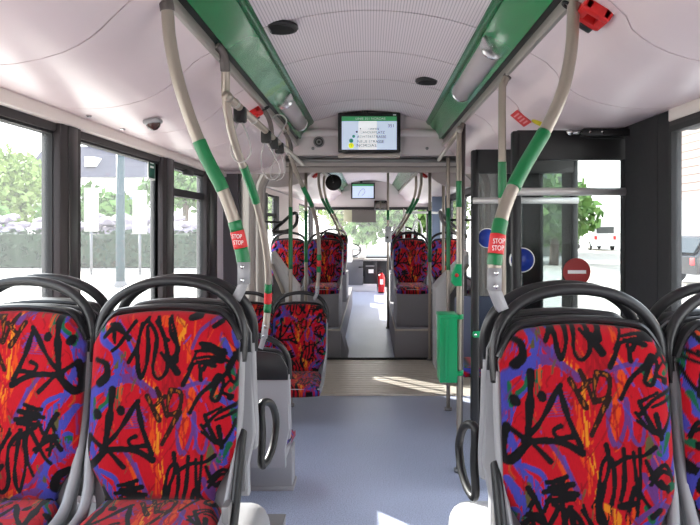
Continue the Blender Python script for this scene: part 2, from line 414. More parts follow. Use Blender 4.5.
def grid_mesh(name, X, Y, Z, lx, ly, parent, skirt):
    nv, nu = X.shape
    co = np.stack([X, Y, Z], -1).reshape(-1, 3)
    idx = np.arange(nv * nu).reshape(nv, nu)
    q = np.stack([idx[:-1, :-1], idx[:-1, 1:], idx[1:, 1:], idx[1:, :-1]], -1).reshape(-1, 4)
    loop = np.concatenate([idx[0, :], idx[1:, -1], idx[-1, -2::-1], idx[-2:0, 0]])
    sk = co[loop] + np.array(skirt, np.float32); base = len(co)
    n = len(loop); b = base + np.arange(n); nx = np.roll(np.arange(n), -1)
    q2 = np.stack([loop, b, b[nx], loop[nx]], -1)
    co = np.concatenate([co, sk]); col = np.concatenate([sample(lx.reshape(-1), ly.reshape(-1)), sample(lx.reshape(-1)[loop], ly.reshape(-1)[loop])])
    me = bpy.data.meshes.new(name)
    faces = [tuple(r) for r in np.concatenate([q, q2]).tolist()] + [tuple(b[::-1].tolist())]
    me.from_pydata(co.tolist(), [], faces)
    ca = me.color_attributes.new('pattern', 'FLOAT_COLOR', 'POINT')
    ca.data.foreach_set('color', np.concatenate([col, np.ones((len(col), 1), np.float32)], 1).astype(np.float32).ravel())
    me.polygons.foreach_set('use_smooth', [True] * len(me.polygons)); me.materials.append(fabric_m); me.update()
    o = bpy.data.objects.new(name, me); COL.objects.link(o); o.parent = parent
    return o

# ------------------------------------------------------------------ seats
def ztop(u): return .562 - .028 * u * u - .075 * np.maximum(0, (np.abs(u) - .70) / .30) ** 2.0
def smooth(a, b, x):
    t = np.clip((x - a) / (b - a), 0, 1); return t * t * (3 - 2 * t)

def make_seat(label, loc, h, hires=False, flip=False, off=0, group=None, armrest=0, base='leg', legside=0, folded=False, loop=0, rot=0.0, sc=.92, shortbars=False):
    root = T('bus_seat', label, 'seat', loc, group); root.rotation_euler = (0, 0, 0)
    R = root
    nu, nv = (170, 230) if hires else (64, 90)
    u, v = np.meshgrid(np.linspace(-1, 1, nu), np.linspace(0, 1, nv))
    w = .165 + .062 * smooth(0, .32, v)
    zb = -.005
    Z = zb + v * (ztop(u) - zb); X = u * w
    lean = .14 * Z
    bulge = .034 * (1 - np.abs(u) ** 9) * (1 - np.abs(2 * v - 1) ** 16)
    Y = lean - bulge - .014 * u * u
    Lx = 330 + (-X if flip else X) / .00080; Ly = 145 + off + (.562 - Z) / .00080
    grid_mesh('backrest', X, Y, Z + h, Lx, Ly, R, (0, .03, 0))
    # cushion
    if True:
        s, t = np.meshgrid(np.linspace(-1, 1, nu), np.linspace(0, 1, max(30, nv // 2)))
        X = s * (.190 + .018 * smooth(0, .5, t)); D = t * .42
        e = (1 - np.abs(s) ** 10) * (1 - np.maximum(0, (t - .72) / .28) ** 3)
        Zc = -.012 - .05 * (1 - e) + .012 * np.cos(t * 3.1) + .012 * s * s
        Lx = 330 + (-X if flip else X) / .00076; Ly = 430 + D / .00080
        if not folded: grid_mesh('seat_cushion', X, -D - .012, Zc + h, Lx, Ly, R, (0, 0, -.035))
        else: grid_mesh('seat_cushion', X * .93, -.05 - .10 * D - (Zc + .03) * .5, h + D * .96, Lx, Ly, R, (0, .02, -.0))
    tilt = lambda c: Vector((c.x, c.y + .14 * (c.z - h), c.z))
    us = np.linspace(-1, 1, 25)
    # shell
    m = MB(); pts = []
    for z in (-.13, -.02): pts.append((-.205, h + z))
    for z in (.1, .3, .44): pts.append((-.229, h + z))
    pts += [(.229 * a, h + float(ztop(np.array(a))) + .004) for a in us]
    pts += [(.229, h + z) for z in (.44, .3, .1)] + [(.205, h - .02), (.205, h - .13)]
    clean = []
    for p in pts:
        if not clean or (Vector(p) - Vector(clean[-1])).length > 1e-4: clean.append(p)
    m.prism(clean, 'y', .010, .062, f=tilt, bev=.010)
    if not folded: m.box(-.205, .205, -.415, .03, h - .075, h - .046, bev=.012)
    m.build('seat_shell', shell_m, R, origin=(0, 0, 0))
    # side bars: rectangular grey bars from shoulder down and forward under the cushion
    for sx in (-1, 1):
        m = MB()
        z1 = h + .43
        path = [tilt(Vector((sx * .226, .034, z1))), tilt(Vector((sx * .226, .030, h + .25))), Vector((sx * .224, .020, h + .12)), Vector((sx * .216, -.012, h + .035)), Vector((sx * .213, -.07, h - .025)), Vector((sx * .213, -.2, h - .045)), Vector((sx * .211, -.40, h - .06))]
        if folded or shortbars: path = path[:4]
        m.sweep(path, .014, None, 8, 5, flat=1.8)
        m.build('side_bar', shell_m, R, origin=(0, 0, 0))
    # crest
    m = MB()
    m.sweep([tilt(Vector((.224 * a, .018, h + float(ztop(np.array(a))) + .011))) for a in us], .0115, None, 10, 2, flat=2.2)
    cap = [(.230 * a, h + float(ztop(np.array(a))) + .008) for a in us]
    cap = [(-.230, h + .40)] + cap + [(.230, h + .40)]
    m.prism(cap, 'y', .058, .074, f=tilt, bev=.006)
    m.build('crest', dark_m, R, origin=(0, 0, 0))
    # hand rail over the top
    m = MB()
    hp = [(-.229, .40), (-.2325, .46), (-.228, .515), (-.206, .567), (-.165, .610), (-.11, .638), (-.05, .651), (0, .654)]
    hp = hp + [(-x, z) for x, z in hp[-2::-1]]
    m.sweep([tilt(Vector((x, .030, h + z))) for x, z in hp], .0165, None, 12, 5)
    m.build('hand_rail', dark_m, R, origin=(0, 0, 0))
    if armrest:
        sx = armrest; m = MB()
        m.sweep([Vector((sx * .238, .055, h + .185)), Vector((sx * .240, .02, h + .15)), Vector((sx * .242, -.08, h + .0)), Vector((sx * .243, -.19, h - .14))], .0145, None, 10, 6, flat=1.4)
        a = m.build('armrest', black_m, R, origin=(0, 0, 0))
        m = MB(); m.box(sx * .225 - .012, sx * .225 + .012, -.13, -.07, h - .16, h + .03, bev=.008)
        m.build('armrest_bracket', alu_d, R, origin=(0, 0, 0))
        m = MB(); m.cyl((sx * .235, -.10, h - .07), (sx * .262, -.10, h - .07), .009); m.build('hinge_bolt', chrome, a, origin=(0, 0, 0))
    if loop:
        sx = loop; m = MB()
        m.sweep([(sx * .238, -.03, h + .17), (sx * .252, -.065, h + .178), (sx * .266, -.12, h + .145), (sx * .272, -.165, h + .07), (sx * .266, -.13, h - .005), (sx * .252, -.07, h - .045), (sx * .238, -.03, h - .04), (sx * .240, -.04, h + .065)], .0140, None, 10, 6, closed=True)
        m.build('grab_loop', black_m, R, origin=(0, 0, 0))
    m = MB()
    if base == 'leg':
        g = max(h - .07, .03)
        m.box(-.19, -.07, -.26, -.08, 0, g, bev=.01)
        m.box(-.15, .15, -.30, -.02, g - .02, g + .0, bev=.004)
        m.build('seat_base', alu_d, R, origin=(0, 0, 0))
    elif base == 'box':
        m.box(-.205, .205, -.44, -.28, .0, h - .13, bev=.012)
        m.box(-.215, .215, -.45, -.265, .0, .025, shell_m, bev=.004)
        m.box(-.19, .19, -.38, -.06, h - .135, h - .07, bev=.008)
        m.build('seat_base', shell_m, R, origin=(0, 0, 0))
    elif base == 'sill':
        m.box(-.212, .212, -.425, .03, 0, h - .076, bev=.01)
        m.build('seat_base', shell_w, R, origin=(0, 0, 0))
    elif base == 'wall':
        m.box(-.2, .2, .055, .075, h - .1, h + .2, bev=.005)
        m.box(-.05, .05, -.02, .07, 0, h - .1, bev=.005)
        m.build('seat_base', alu_d, R, origin=(0, 0, 0))
    root.rotation_euler = (0, 0, rot); root.scale = (sc, sc, sc)
    return root

A0 = 'rear-facing seats with graffiti upholstery'; B0 = 'forward-facing seats with graffiti upholstery'
# front-of-camera rows: A faces the camera, B is back to back with it
ZL = .58
LA = make_seat('red graffiti-patterned aisle seat facing the rear, aisle-side black armrest, beside the driver-side windows', (-.588, 1.80, ZL), .219, True, False, 0, A0, armrest=1)
LW = make_seat('red graffiti-patterned window seat by the big driver-side window, cropped by the frame', (-1.033, 1.80, ZL), .219, True, True, 275, A0)
RA = make_seat('shaded graffiti-patterned aisle seat on the door side, black armrest at its aisle edge', (.533, 1.55, ZL), .219, True, False, 140, A0, armrest=-1)
RW = make_seat('shaded graffiti-patterned seat beside the door-side window, cropped by the frame edge', (.980, 1.55, ZL), .219, True, True, 275, A0)
LB = make_seat('folded-up seat backing onto the sunlit aisle seat, black grab loop on its side', (-.585, 2.13, ZL), .219, False, False, 100, B0, folded=True, rot=PI, loop=-1, base='wall')
LBW = make_seat('folded-up seat backing onto the driver-side window seat', (-1.033, 2.13, ZL), .219, False, True, 60, B0, folded=True, rot=PI, base='wall')
RB = make_seat('folded-up seat backing onto the shaded door-side aisle seat, black grab loop on its side', (.533, 1.88, ZL), .219, False, False, 30, B0, folded=True, rot=PI, loop=1, base='wall')
RBW = make_seat('folded-up seat backing onto the shaded door-side window seat', (.980, 1.88, ZL), .219, False, True, 90, B0, folded=True, rot=PI, base='wall')
# low pair beyond, facing forward
LC = make_seat('low forward-facing aisle seat showing its grey plastic back, curved pole clamped to its rail', (-.645, 3.48, 0), .39, False, False, 50, B0, base='box', rot=PI, sc=.93, shortbars=True)
LCW = dup(LC, (-1.06, 3.48, 0), 'low forward-facing seat by the driver-side window, mostly hidden behind other seats', B0, rotz=PI)
LCW.scale = (.86, .92, .93)

# pair in front of the turntable, facing the camera
LD = make_seat('small red graffiti aisle seat standing just before the articulation turntable', (-.585, 5.28, 0), .355, False, False, 140, A0, base='leg', sc=.97)
LDW = dup(LD, (-1.03, 5.28, 0), 'red graffiti window seat beside the one standing just before the turntable', A0)
# front section
ZF = .75
FA = make_seat('far aisle seat on the driver-side platform of the front section, facing the rear', (-.565, 8.0, ZF), .085, False, False, 130, A0, base='sill', sc=.95)
FW = dup(FA, (-1.02, 8.0, ZF), 'far window seat on the driver-side platform of the front section, facing the rear', A0)
FRA = dup(FA, (.51, 8.0, ZF), 'far aisle seat on the door-side platform of the front section, facing the rear', A0)
FRW = dup(FA, (.975, 8.0, ZF), 'far outer seat on the door-side platform of the front section, facing the rear', A0)
FB = dup(FA, (.56, 10.5, .81), 'distant red seat seen above the door-side aisle seat of the front section', A0)
FB2 = dup(FA, (-.60, 10.5, .78), 'distant red seat seen behind the driver-side aisle seat of the front section', A0)
# tip-up seat by the far window on the door side
t = T('tip_up_seat', 'low red tip-up seat against the door-side wall behind the green bin', 'seat', (.90, 5.0, 0))
m = MB(); m.box(.68, 1.12, 5.12, 5.17, .35, .98, bev=.03); m.build('backrest', mat('blue grey panel', (92, 98, 118), .6), t)
m = MB(); m.box(.68, 1.12, 4.72, 5.12, .42, .50, bev=.025); cu = m.build('seat_cushion', None, t)
co = np.array([v.co[:] for v in cu.data.vertices]); 
bm = bmesh.new(); bm.from_mesh(cu.data); bmesh.ops.subdivide_edges(bm, edges=bm.edges[:], cuts=10, use_grid_fill=True); bm.to_mesh(cu.data); bm.free()
co = np.array([v.co[:] for v in cu.data.vertices]); cl = sample(330 + co[:, 0] / .00076, 500 + (co[:, 1] + .3 + co[:, 2]) / .0008)
ca = cu.data.color_attributes.new('pattern', 'FLOAT_COLOR', 'POINT'); ca.data.foreach_set('color', np.concatenate([cl, np.ones((len(cl), 1))], 1).astype(np.float32).ravel())
cu.data.materials.append(fabric_m)
m = MB(); m.box(.80, 1.0, 4.95, 5.12, 0, .42, bev=.01); m.build('seat_base', black_m, t)

# ------------------------------------------------------------------ shell of the bus
XL, XR = -1.245, 1.21
Y0, YR = -1.1, 5.62
W0, W1 = .88, 1.93
cove_prof = [(-.60, 2.195), (-.63, 2.178), (-.66, 2.160), (-.70, 2.122), (-.735, 2.087), (-.765, 2.062), (-.80, 2.040), (-.84, 2.022), (-.90, 2.004), (-.97, 1.991), (-1.05, 1.985), (-1.13, 1.988), (-1.203, 1.998)]
cove_r = [(-x * (1.17 / 1.203) if x < -.7 else -x, z) for x, z in cove_prof]
arc = [(x, 2.395 + .078 * (1 - (x / .465) ** 2)) for x in np.linspace(-.465, .465, 17)]

def shell_section(y0, y1, seams, tagn, cove_mat):
    edges = [y0] + [s for s in seams if y0 < s < y1] + [y1]
    m = MB()
    for a, b in zip(edges, edges[1:]): m.strip(arc, a + .002, b - .002)
    m.strip([(x, z + .02) for x, z in arc], y0, y1, sleeve_m, .004)
    o = None
    m2 = MB()
    for a, b in zip(edges, edges[1:]): m2.strip(arc, a + .006, b - .006)
    m.bm.free()
    st(m2.build('ceiling', ceil_m), 'ribbed pale ceiling panels of the %s section' % tagn)
    m3 = MB(); m3.strip([(x, z + .02) for x, z in arc], y0, y1, None, .006); m3.build('ceiling_backing', black_m); st(bpy.data.objects[m3_name(-1)])
    offs = [y0] + [s - 1.0 for s in seams if y0 < s - 1.0 < y1] + [y1]
    for prof, nm in ((cove_prof, 'driver'), (cove_r, 'door')):
        m = MB()
        for a, b in zip(offs, offs[1:]): m.strip(prof, a + .0038, b - .0038)
        o = m.build('trim_cove', cove_mat); st(o, 'curved pinkish white roof-side panels on the %s side, %s section' % (nm, tagn))
        m = MB(); m.strip([(x, z + .014) for x, z in prof], y0, y1, None, .005); st(m.build('trim_cove_backing', black_m))
    # green light channel, lip, slot and rail, both sides
    for sx, nm in ((-1, 'driver'), (1, 'door')):
        gp = [(-.572, 2.252), (-.566, 2.262), (-.548, 2.290), (-.528, 2.318), (-.507, 2.345), (-.488, 2.367), (-.480, 2.374)]
        m = MB(); m.strip([(x if sx < 0 else -x, z) for x, z in gp], y0, y1, None, .01)
        g = m.build('trim_light_channel', green_m); st(g, 'glossy green light channel along the ceiling on the %s side, %s section' % (nm, tagn))
        m = MB()
        lp = [(-.484, 2.366), (-.474, 2.372), (-.464, 2.382), (-.458, 2.396)]
        m.strip([(x if sx < 0 else -x, z) for x, z in lp], y0, y1, None, .012); st(m.build('trim_channel_lip', green_l))
        m = MB(); m.strip([((x if sx < 0 else -x), z) for x, z in [(-.605, 2.245), (-.58, 2.262), (-.566, 2.275)]], y0, y1, None, .01); st(m.build('trim_slot', black_m))
        m = MB()
        xa, xb = sorted((sx * .586, sx * .612))
        m.box(xa, xb, y0, y1, 2.196, 2.216, bev=.004); m.box(*sorted((sx * .598, sx * .612)), y0, y1, 2.216, 2.25)
        st(m.build('trim_rail', alu), 'aluminium ceiling rail on the %s side, %s section' % (nm, tagn))

def m3_name(_):
    return [o.name for o in bpy.data.objects if o.name.startswith('ceiling_backing')][-1]
seam_r = [.8, 1.46, 2.12, 2.75, 3.40, 4.02, 4.70, 5.0]
seam_r = [.75, 1.45, 2.10, 2.75, 3.40, 4.05, 4.70]
shell_section(Y0, 5.25, seam_r, 'rear', cove_m)
shell_section(7.36, 13.3, [8.4, 9.05, 9.7, 10.35, 11.0, 12.0], 'front', cove_m)

# outer skins
m = MB(); m.box(-1.32, 1.32, Y0 - .1, 16.6, 2.56, 2.60); st(m.build('ceiling_skin', shell_w))
for (ya, yb) in ((Y0, 5.25), (7.36, 13.3)):
    for sx in (-1, 1):
        m = MB(); xa, xb = sorted((sx * 1.19, sx * 1.30)); m.box(xa, xb, ya, yb, 2.0, 2.56); st(m.build('wall_skin', shell_w))
m = MB(); m.box(-1.32, 1.32, Y0 - .1, Y0, -.2, 2.6); st(m.build('wall_rear', mat('rear lining', (120, 116, 120), .8)), 'lining of the rear end wall behind the camera')

# floor
m = MB(); m.box(-1.3, 1.27, Y0, 5.8, -.05, 0); st(m.build('floor', floor_m), 'blue-grey speckled vinyl floor of the rear section aisle')
m = MB(); m.box(-1.3, 1.27, 7.36, 16.2, -.05, 0); st(m.build('floor_front', floor_m), 'blue-grey vinyl floor of the front section aisle')
# turntable
m = MB()
m.box(-1.1, 1.08, 5.8, 7.36, -.04, .004, turn_m)
for k in range(16): m.box(-.72, .70, 5.90 + k * .088, 5.945 + k * .088, .004, .0075, turn_m, bev=.002)
m.box(-.78, .76, 5.80, 5.86, .0, .016, turn_m, bev=.006)
st(m.build('floor_turntable', turn_m), 'pale ridged metal turntable plate across the aisle at the articulation')
m = MB(); m.box(-.8, .78, 7.34, 7.40, 0, .02, rubber, bev=.005); st(m.build('trim_threshold', rubber))

# left wall
m = MB(); m.box(XL - .06, XL, Y0, YR, -.2, W0, bev=0); st(m.build('wall_left', wall_m), 'grey lining below the driver-side windows')
m = MB(); m.box(XL - .05, XL + .012, Y0, 5.14, W1 - .012, 1.958, pillar_m); m.box(XL - .05, -1.197, Y0, 5.5, 1.950, 2.0, trim_m, bev=.004)
st(m.build('trim_1', pillar_m), 'pale trim strip above the driver-side windows')
for k, (a, b) in enumerate(((2.513, 2.70), (3.758, 3.98), (4.77, 5.10))):
    m = MB(); m.box(XL - .05, XL + .03, a, b, W0 - .05, 1.978, pillar_m, bev=.012); m.box(XL + .0, XL + .036, a + .06, b - .045, W0, 1.978, dark_m, bev=.006)
    st(m.build('trim_pillar', pillar_m), 'dark window pillar on the driver side, number %d from the back' % (k + 1), 'pillar')
m = MB(); m.box(XL - .05, XL + .02, 5.10, YR, W0, 2.02, lav_m); st(m.build('wall_left_panel', lav_m), 'lavender-grey solid wall panel between windows and articulation')

def window(n, x, y0, y1, z0, z1, gm, fr=.022, bar=None, lab=None):
    m = MB(); m.box(x - .004, x + .004, y0, y1, z0, z1); g = m.build('window_%d' % n, gm); st(g, lab, 'window')
    m = MB()
    m.box(x - .02, x + .02, y0, y1, z0, z0 + fr); m.box(x - .02, x + .02, y0, y1, z1 - fr, z1)
    m.box(x - .02, x + .02, y0, y0 + fr, z0 + fr, z1 - fr); m.box(x - .02, x + .02, y1 - fr, y1, z0 + fr, z1 - fr)
    if bar: m.box(x - .022, x + .026, y0, y1, bar[0], bar[1], bev=.005)
    m.build('window_frame', rubber, g)
    return g
window(1, XL - .02, -.7, 2.53, W0, W1, glass_m, lab='large driver-side window, sunlit trees outside')
w2 = window(2, XL - .02, 2.68, 3.78, W0, W1, glass_m, lab='driver-side window with small green sticker in its corner')
w3 = window(3, XL - .02, 3.96, 4.79, W0, W1, glass_m, bar=(1.735, 1.785), lab='narrow driver-side window with opening top pane')
m = MB(); m.box(XL - .01, XL + .03, 4.26, 4.42, 1.885, 1.925, bev=.01); m.build('window_catch', black_m, w3)
# right wall
m = MB(); m.box(XR, XR + .06, Y0, 2.95, -.2, W0); m.box(XR, XR + .06, 3.80, YR, -.2, W0); st(m.build('wall_right', wall_m), 'grey lining below the door-side windows')
m = MB(); m.box(XR - .05, XR + .05, Y0, 2.48, W1 - .012, 1.958, pillar_m); m.box(1.155, XR + .05, Y0, 2.48, 1.950, 2.0, trim_m, bev=.004); st(m.build('trim_2', pillar_m), 'trim strip above the door-side window')
m = MB(); m.box(XR - .040, XR - .014, 2.475, 2.93, W0 - .1, 2.03, blackw, bev=.01); m.box(XR - .045, XR + .0, 2.60, 2.93, W0 - .1, 2.03, blackw, bev=.01); st(m.build('trim_door_pillar', blackw), 'wide black textured pillar between window and door', 'pillar')
m = MB(); m.box(1.10, XR + .06, 2.93, 3.8, 1.988, 2.06, black_m, bev=.01); st(m.build('trim_door_header', black_m), 'black header over the open door')
m = MB(); m.box(XR - .03, XR + .0, 3.78, 3.95, W0 - .1, 2.03, black_m, bev=.01); m.box(XR - .03, XR + .06, 5.1, YR, W0 - .1, 2.03, black_m, bev=.01); m.box(XR - .012, XR + .05, 4.0, 5.1, W1, 2.03, black_m); m.box(XR - .03, XR + .0, 4.46, 4.95, W0 - .1, 2.03, black_m, bev=.01)
st(m.build('trim_4', black_m), 'black pillars round the narrow window beyond the door')
window(4, XR - .035, -.7, 2.475, W0, W1, glass_m, lab='door-side window with a parked dark car outside')
window(5, XR + .0, 3.93, 5.12, W0, W1, glass_m, lab='narrow window beyond the open door')

# open door leaves, perpendicular to the wall
def leaf(n, y, x0, x1, gm, label, hr, blue, red):
    g = MB(); g.box(x0 + .035, x1 - .03, y - .004, y + .004, .22, 1.86); g = g.build('door_%d' % n, gm); st(g, label, 'door')
    m = MB()
    m.box(x0, x0 + .045, y - .022, y + .022, .10, 1.985, bev=.012); m.box(x1 - .04, x1, y - .022, y + .022, .10, 1.985, bev=.012)
    m.box(x0 + .02, x1 - .02, y - .022, y + .022, 1.85, 1.988, bev=.008); m.box(x0 + .02, x1 - .02, y - .022, y + .022, .10, .24, bev=.008)
    m.build('door_frame', black_m, g)
    m = MB(); m.cyl((x0 + .005, y - .045, hr), (x1 - .01, y - .045, hr), .018); 
    for xx in (x0 + .02, x1 - .03): m.cyl((xx, y - .045, hr), (xx, y - .015, hr), .010)
    m.build('handrail', mat('pale aluminium rail', (206, 204, 202), .35, metal=.3), g)
    for (bx, bz) in blue:
        m = MB(); m.cyl((bx, y + .005, bz), (bx, y + .009, bz), .058, white_m, 28); m.cyl((bx, y - .0075, bz), (bx, y - .0045, bz), .058, white_m, 28); m.cyl((bx, y - .009, bz), (bx, y - .0076, bz), .053, blue_m, 28)
        b = m.build('blue_sign', blue_m, g); b['label'] = 'round blue sticker with white rim'
    for (bx, bz) in red:
        m = MB(); m.cyl((bx, y - .009, bz), (bx, y - .0045, bz), .064, mat('sign red', (150, 34, 34), .5), 28); m.box(bx - .042, bx + .042, y - .012, y - .009, bz - .008, bz + .008, white_m)
        b = m.build('no_entry_sign', None, g); b['label'] = 'round red sticker with white bar'
    return g
leaf(1, 2.97, .655, 1.205, glass_d, 'open door leaf swung in beside the black pillar, silver handrail across', EZ + 33 * 2.95 / F, [(.705, 1.388)], [(.957, 1.333)])
leaf(2, 3.72, .587, 1.205, glass_d, 'open door leaf farther forward, black frame, blue round sticker', 1.69, [(.68, 1.474)], [])
t = T('door_actuator', 'black horizontal door actuator arm with silver joint under the roof panel', 'door mechanism', (1.05, 2.9, 1.99))
m = MB(); m.box(.955, 1.20, 2.87, 2.90, 1.950, 1.983, bev=.006); a = m.build('arm', black_m, t)
for xx in (.985, 1.04): m = MB(); m.cyl((xx, 2.86, 1.967), (xx, 2.872, 1.967), .005); m.build('screw', chrome, a)
m = MB(); m.cyl((.905, 2.885, 1.967), (.955, 2.885, 1.967), .009); m.cyl((.90, 2.87, 1.967), (.90, 2.90, 1.967), .013); m.build('joint', chrome, t)
m = MB(); m.sweep([(.95, 2.885, 1.952), (1.0, 2.885, 1.942), (1.08, 2.885, 1.943), (1.15, 2.885, 1.94)], .004); m.build('cable', black_m, t)

# bulkhead
bz0 = EZ + 70 * 5.25 / F
m = MB()
pts = [(-.72, bz0), (-.72, 2.20), (-.60, 2.26), (-.52, 2.36)] + [(x, z + .006) for x, z in arc] + [(.52, 2.36), (.60, 2.26), (.74, 2.20), (.74, bz0)]
m.prism(pts, 'y', 5.24, 5.34, bulk_m)
m.sweep([(-.72, 5.235, 2.285), (-.5, 5.22, 2.30), (0, 5.22, 2.30), (.5, 5.22, 2.30), (.74, 5.235, 2.285)], .030, bulk_m, 10, 4)
st(m.build('wall_bulkhead', bulk_m), 'pale bulkhead panel with monitor above the articulation passage')
for (x0, x1, lab) in ((-1.22, -.70, 'x'), (.72, 1.19, 'x')):
    m = MB(); m.box(x0, x1, 5.25, 5.32, 1.975, 2.25); st(m.build('trim_bulkhead_side', bulk_m))
t = T('speaker', 'small round grey speaker on the pale bulkhead beside the monitor', 'speaker', P(319, 142, 5.24))
c = P(319, 142, 5.235); m = MB(); m.lathe([(.036, .004), (.045, -.002), (.045, -.010), (.036, -.014), (.034, -.006)], c, 'y'); m.build('ring', alu_d, t)
m = MB(); m.lathe([(.034, .0), (.034, -.008), (.012, -.004), (.0105, -.012), (.001, -.013)], c, 'y'); m.build('cone', black_m, t)
for i, (px, lab) in enumerate(((313, 'small round lock on the bulkhead below the speaker'), (427, 'small round lock on the bulkhead on the door side of the monitor'))):
    c = P(px, 148.5, 5.236); m = MB(); m.lathe([(.013, 0), (.013, -.005), (.009, -.007), (.001, -.007)], c, 'y'); m.box(c.x - .002, c.x + .002, c.y - .009, c.y - .006, c.z - .007, c.z + .007)
    tag(m.build('panel_lock', alu_d), lab, 'lock', 'panel locks on the bulkhead')

# monitors
scr_m = emit_material('lit screen', (190, 204, 224), .55); scrw_m = emit_material('lit screen white', (226, 230, 232), .6); scrg_m = emit_material('lit screen green', (60, 140, 90), .45)
scry_m = emit_material('lit screen lime', (206, 214, 40), .8); scrt_m = emit_material('lit screen teal', (20, 120, 100), .6); tx_m = mat('screen text', (30, 34, 40), .6); txg_m = mat('screen grey text', (70, 74, 80), .6)
def monitor(label, x0, x1, z0, z1, y, full):
    cx = (x0 + x1) / 2; t = T('monitor', label, 'monitor', (cx, y, z0)); W = x1 - x0; H = z1 - z0
    m = MB(); m.box(x0, x1, y, y + .055, z0, z1, bev=.008); m.build('case', black_m, t)
    sx0, sx1, sz0, sz1 = x0 + W * .06, x1 - W * .06, z0 + H * .06, z1 - H * .10
    m = MB(); m.box(sx0, sx1, y - .002, y + .001, sz0, sz1); s = m.build('screen', scr_m, t)
    m = MB(); m.box(sx0, sx1, y - .003, y - .002, sz1 - H * .12, sz1, scrg_m); m.build('header_bar', scrg_m, s)
    rot = (PI / 2, 0, 0); yy = y - .0035
    if full:
        m = MB(); m.box(sx0 + W * .27, sx1 - W * .32, y - .0028, y - .002, sz0, sz1 - H * .12, scrw_m); m.build('list_panel', scrw_m, s)
        text('header_text', 'LINIE 351 NORDAS', .026, (cx + .01, yy, sz1 - H * .06), rot, white_m, s, 1.1)
        text('line_number', '351', .036, (sx1 - .045, yy, sz1 - H * .24), rot, tx_m, s)
        for k, (b, q) in enumerate((('HAFEN', .30), ('LANDERPLATZ', .40), ('ACHTERSTRASSE', .53), ('NEUE STRASSE', .67))):
            text('stop_name', b, .027 + .002 * k, (cx + .035 - .008 * k, yy - .0006, sz1 - H * .86 * q - .02), rot, txg_m, s)
        text('next_stop', 'NORDAS', .036, (cx - .022, yy - .0006, sz0 + H * .10), rot, tx_m, s, 1.1)
        for (dx, dz, r, mm) in ((-.145, .10, .022, scry_m), (-.145, .225, .017, scrt_m), (-.125, .335, .012, scrt_m), (-.10, .45, .008, txg_m), (-.07, .53, .006, txg_m)):
            c = (cx + dx, y - .0032, sz0 + H * dz); q = MB(); q.cyl(c, (c[0], c[1] - .0004, c[2]), r, mm, 20); q.build('stop_dot', mm, s)
        text('stop_letter', 'S', .026, (cx - .145, yy - .001, sz0 + H * .10), rot, tx_m, s)
        q = MB(); q.box(sx1 - .03, sx1 - .005, y - .001, y + .001, z1 - H * .075, z1 - H * .045); q.build('badge', white_m, t)
    else:
        m = MB(); m.sweep([(cx - .10, yy, sz0 + .05), (cx - .06, yy, sz0 + .14), (cx + .01, yy, sz0 + .19), (cx + .04, yy, sz0 + .12), (cx - .02, yy, sz0 + .05)], .003, tx_m, 6, 5); m.build('route_map', tx_m, s)
    m = MB(); m.box(cx - .06, cx - .01, y + .01, y + .05, z1, z1 + .03, bev=.005); m.build('mount', black_m, t)
    return t
a, b = P(338, 152, 5.14), P(400.5, 112.5, 5.14)
monitor('black passenger information monitor listing stops, hanging on the near bulkhead', a.x, b.x, a.z, b.z, 5.14, True)
a, b = P(351, 199, 13.1), P(375, 182.5, 13.1)
monitor('small distant passenger monitor on the cab bulkhead at the front', a.x, b.x, a.z, b.z, 13.1, False)
m = MB(); c0 = P(338, 154, 5.15); c1 = P(400, 157, 5.15); m.box(c0.x, c1.x, 5.16, 5.245, c1.z, c0.z, bev=.004); tag(m.build('monitor_ledge', beige_m), 'narrow beige ledge on the bulkhead under the near monitor', 'ledge')

# light fixtures and vents
def lamp(label, sx, y0, y1):
    c = Vector((sx * .532, 0, 2.318)); n = Vector((-sx * -.0, 0, 0))
    t = T('light_fixture', label, 'light fixture', (c.x, y0, c.z), 'tube light fixtures in the green channels')
    m = MB(); m.sweep([(c.x, y0 + .02, c.z), (c.x, y1 - .02, c.z)], .056, lens_m, 24, 0); m.build('lamp_cover', lens_m, t)
    for (a, b) in ((y0, y0 + .025), (y1 - .025, y1)):
        m = MB(); m.lathe([(.042, a), (.060, a + .008), (.060, b), (.05, b)] , (c.x, 0, c.z), 'y', n=26); m.cyl((c.x - sx * .01, a - .002, c.z - .008), (c.x - sx * .01, a + .01, c.z - .008), .004, chrome, 8); m.build('end_cap', cap_m, t)
lamp('grey tube light on the door-side green channel', 1, 2.72, 3.70)
lamp('grey tube light on the driver-side green channel behind a pole', -1, 3.90, 4.85)
for (px, py, d, lab) in ((279, 26, 2.80, 'oval black vent in the ceiling above the driver-side green channel'), (429, 81, 3.89, 'oval black vent in the ceiling near the door-side tube light')):
    c = P(px, py, d); zc = 2.395 + .078 * (1 - (c.x / .465) ** 2) - .004
    t = T('ceiling_vent', lab, 'vent', (c.x, d, zc), 'round ceiling vents')
    m = MB(); m.lathe([(.082, .012), (.084, .0), (.078, -.008), (.066, -.009), (.062, -.004)], (c.x, d, zc), 'z', n=32); m.build('ring', black_m, t)
    for k in range(-3, 4):
        m = MB(); hw = math.sqrt(.066 ** 2 - (k * .017) ** 2); m.box(c.x - hw, c.x + hw, d + k * .017 - .004, d + k * .017 + .004, zc - .010, zc - .002); m.build('slat', vent_m, t)

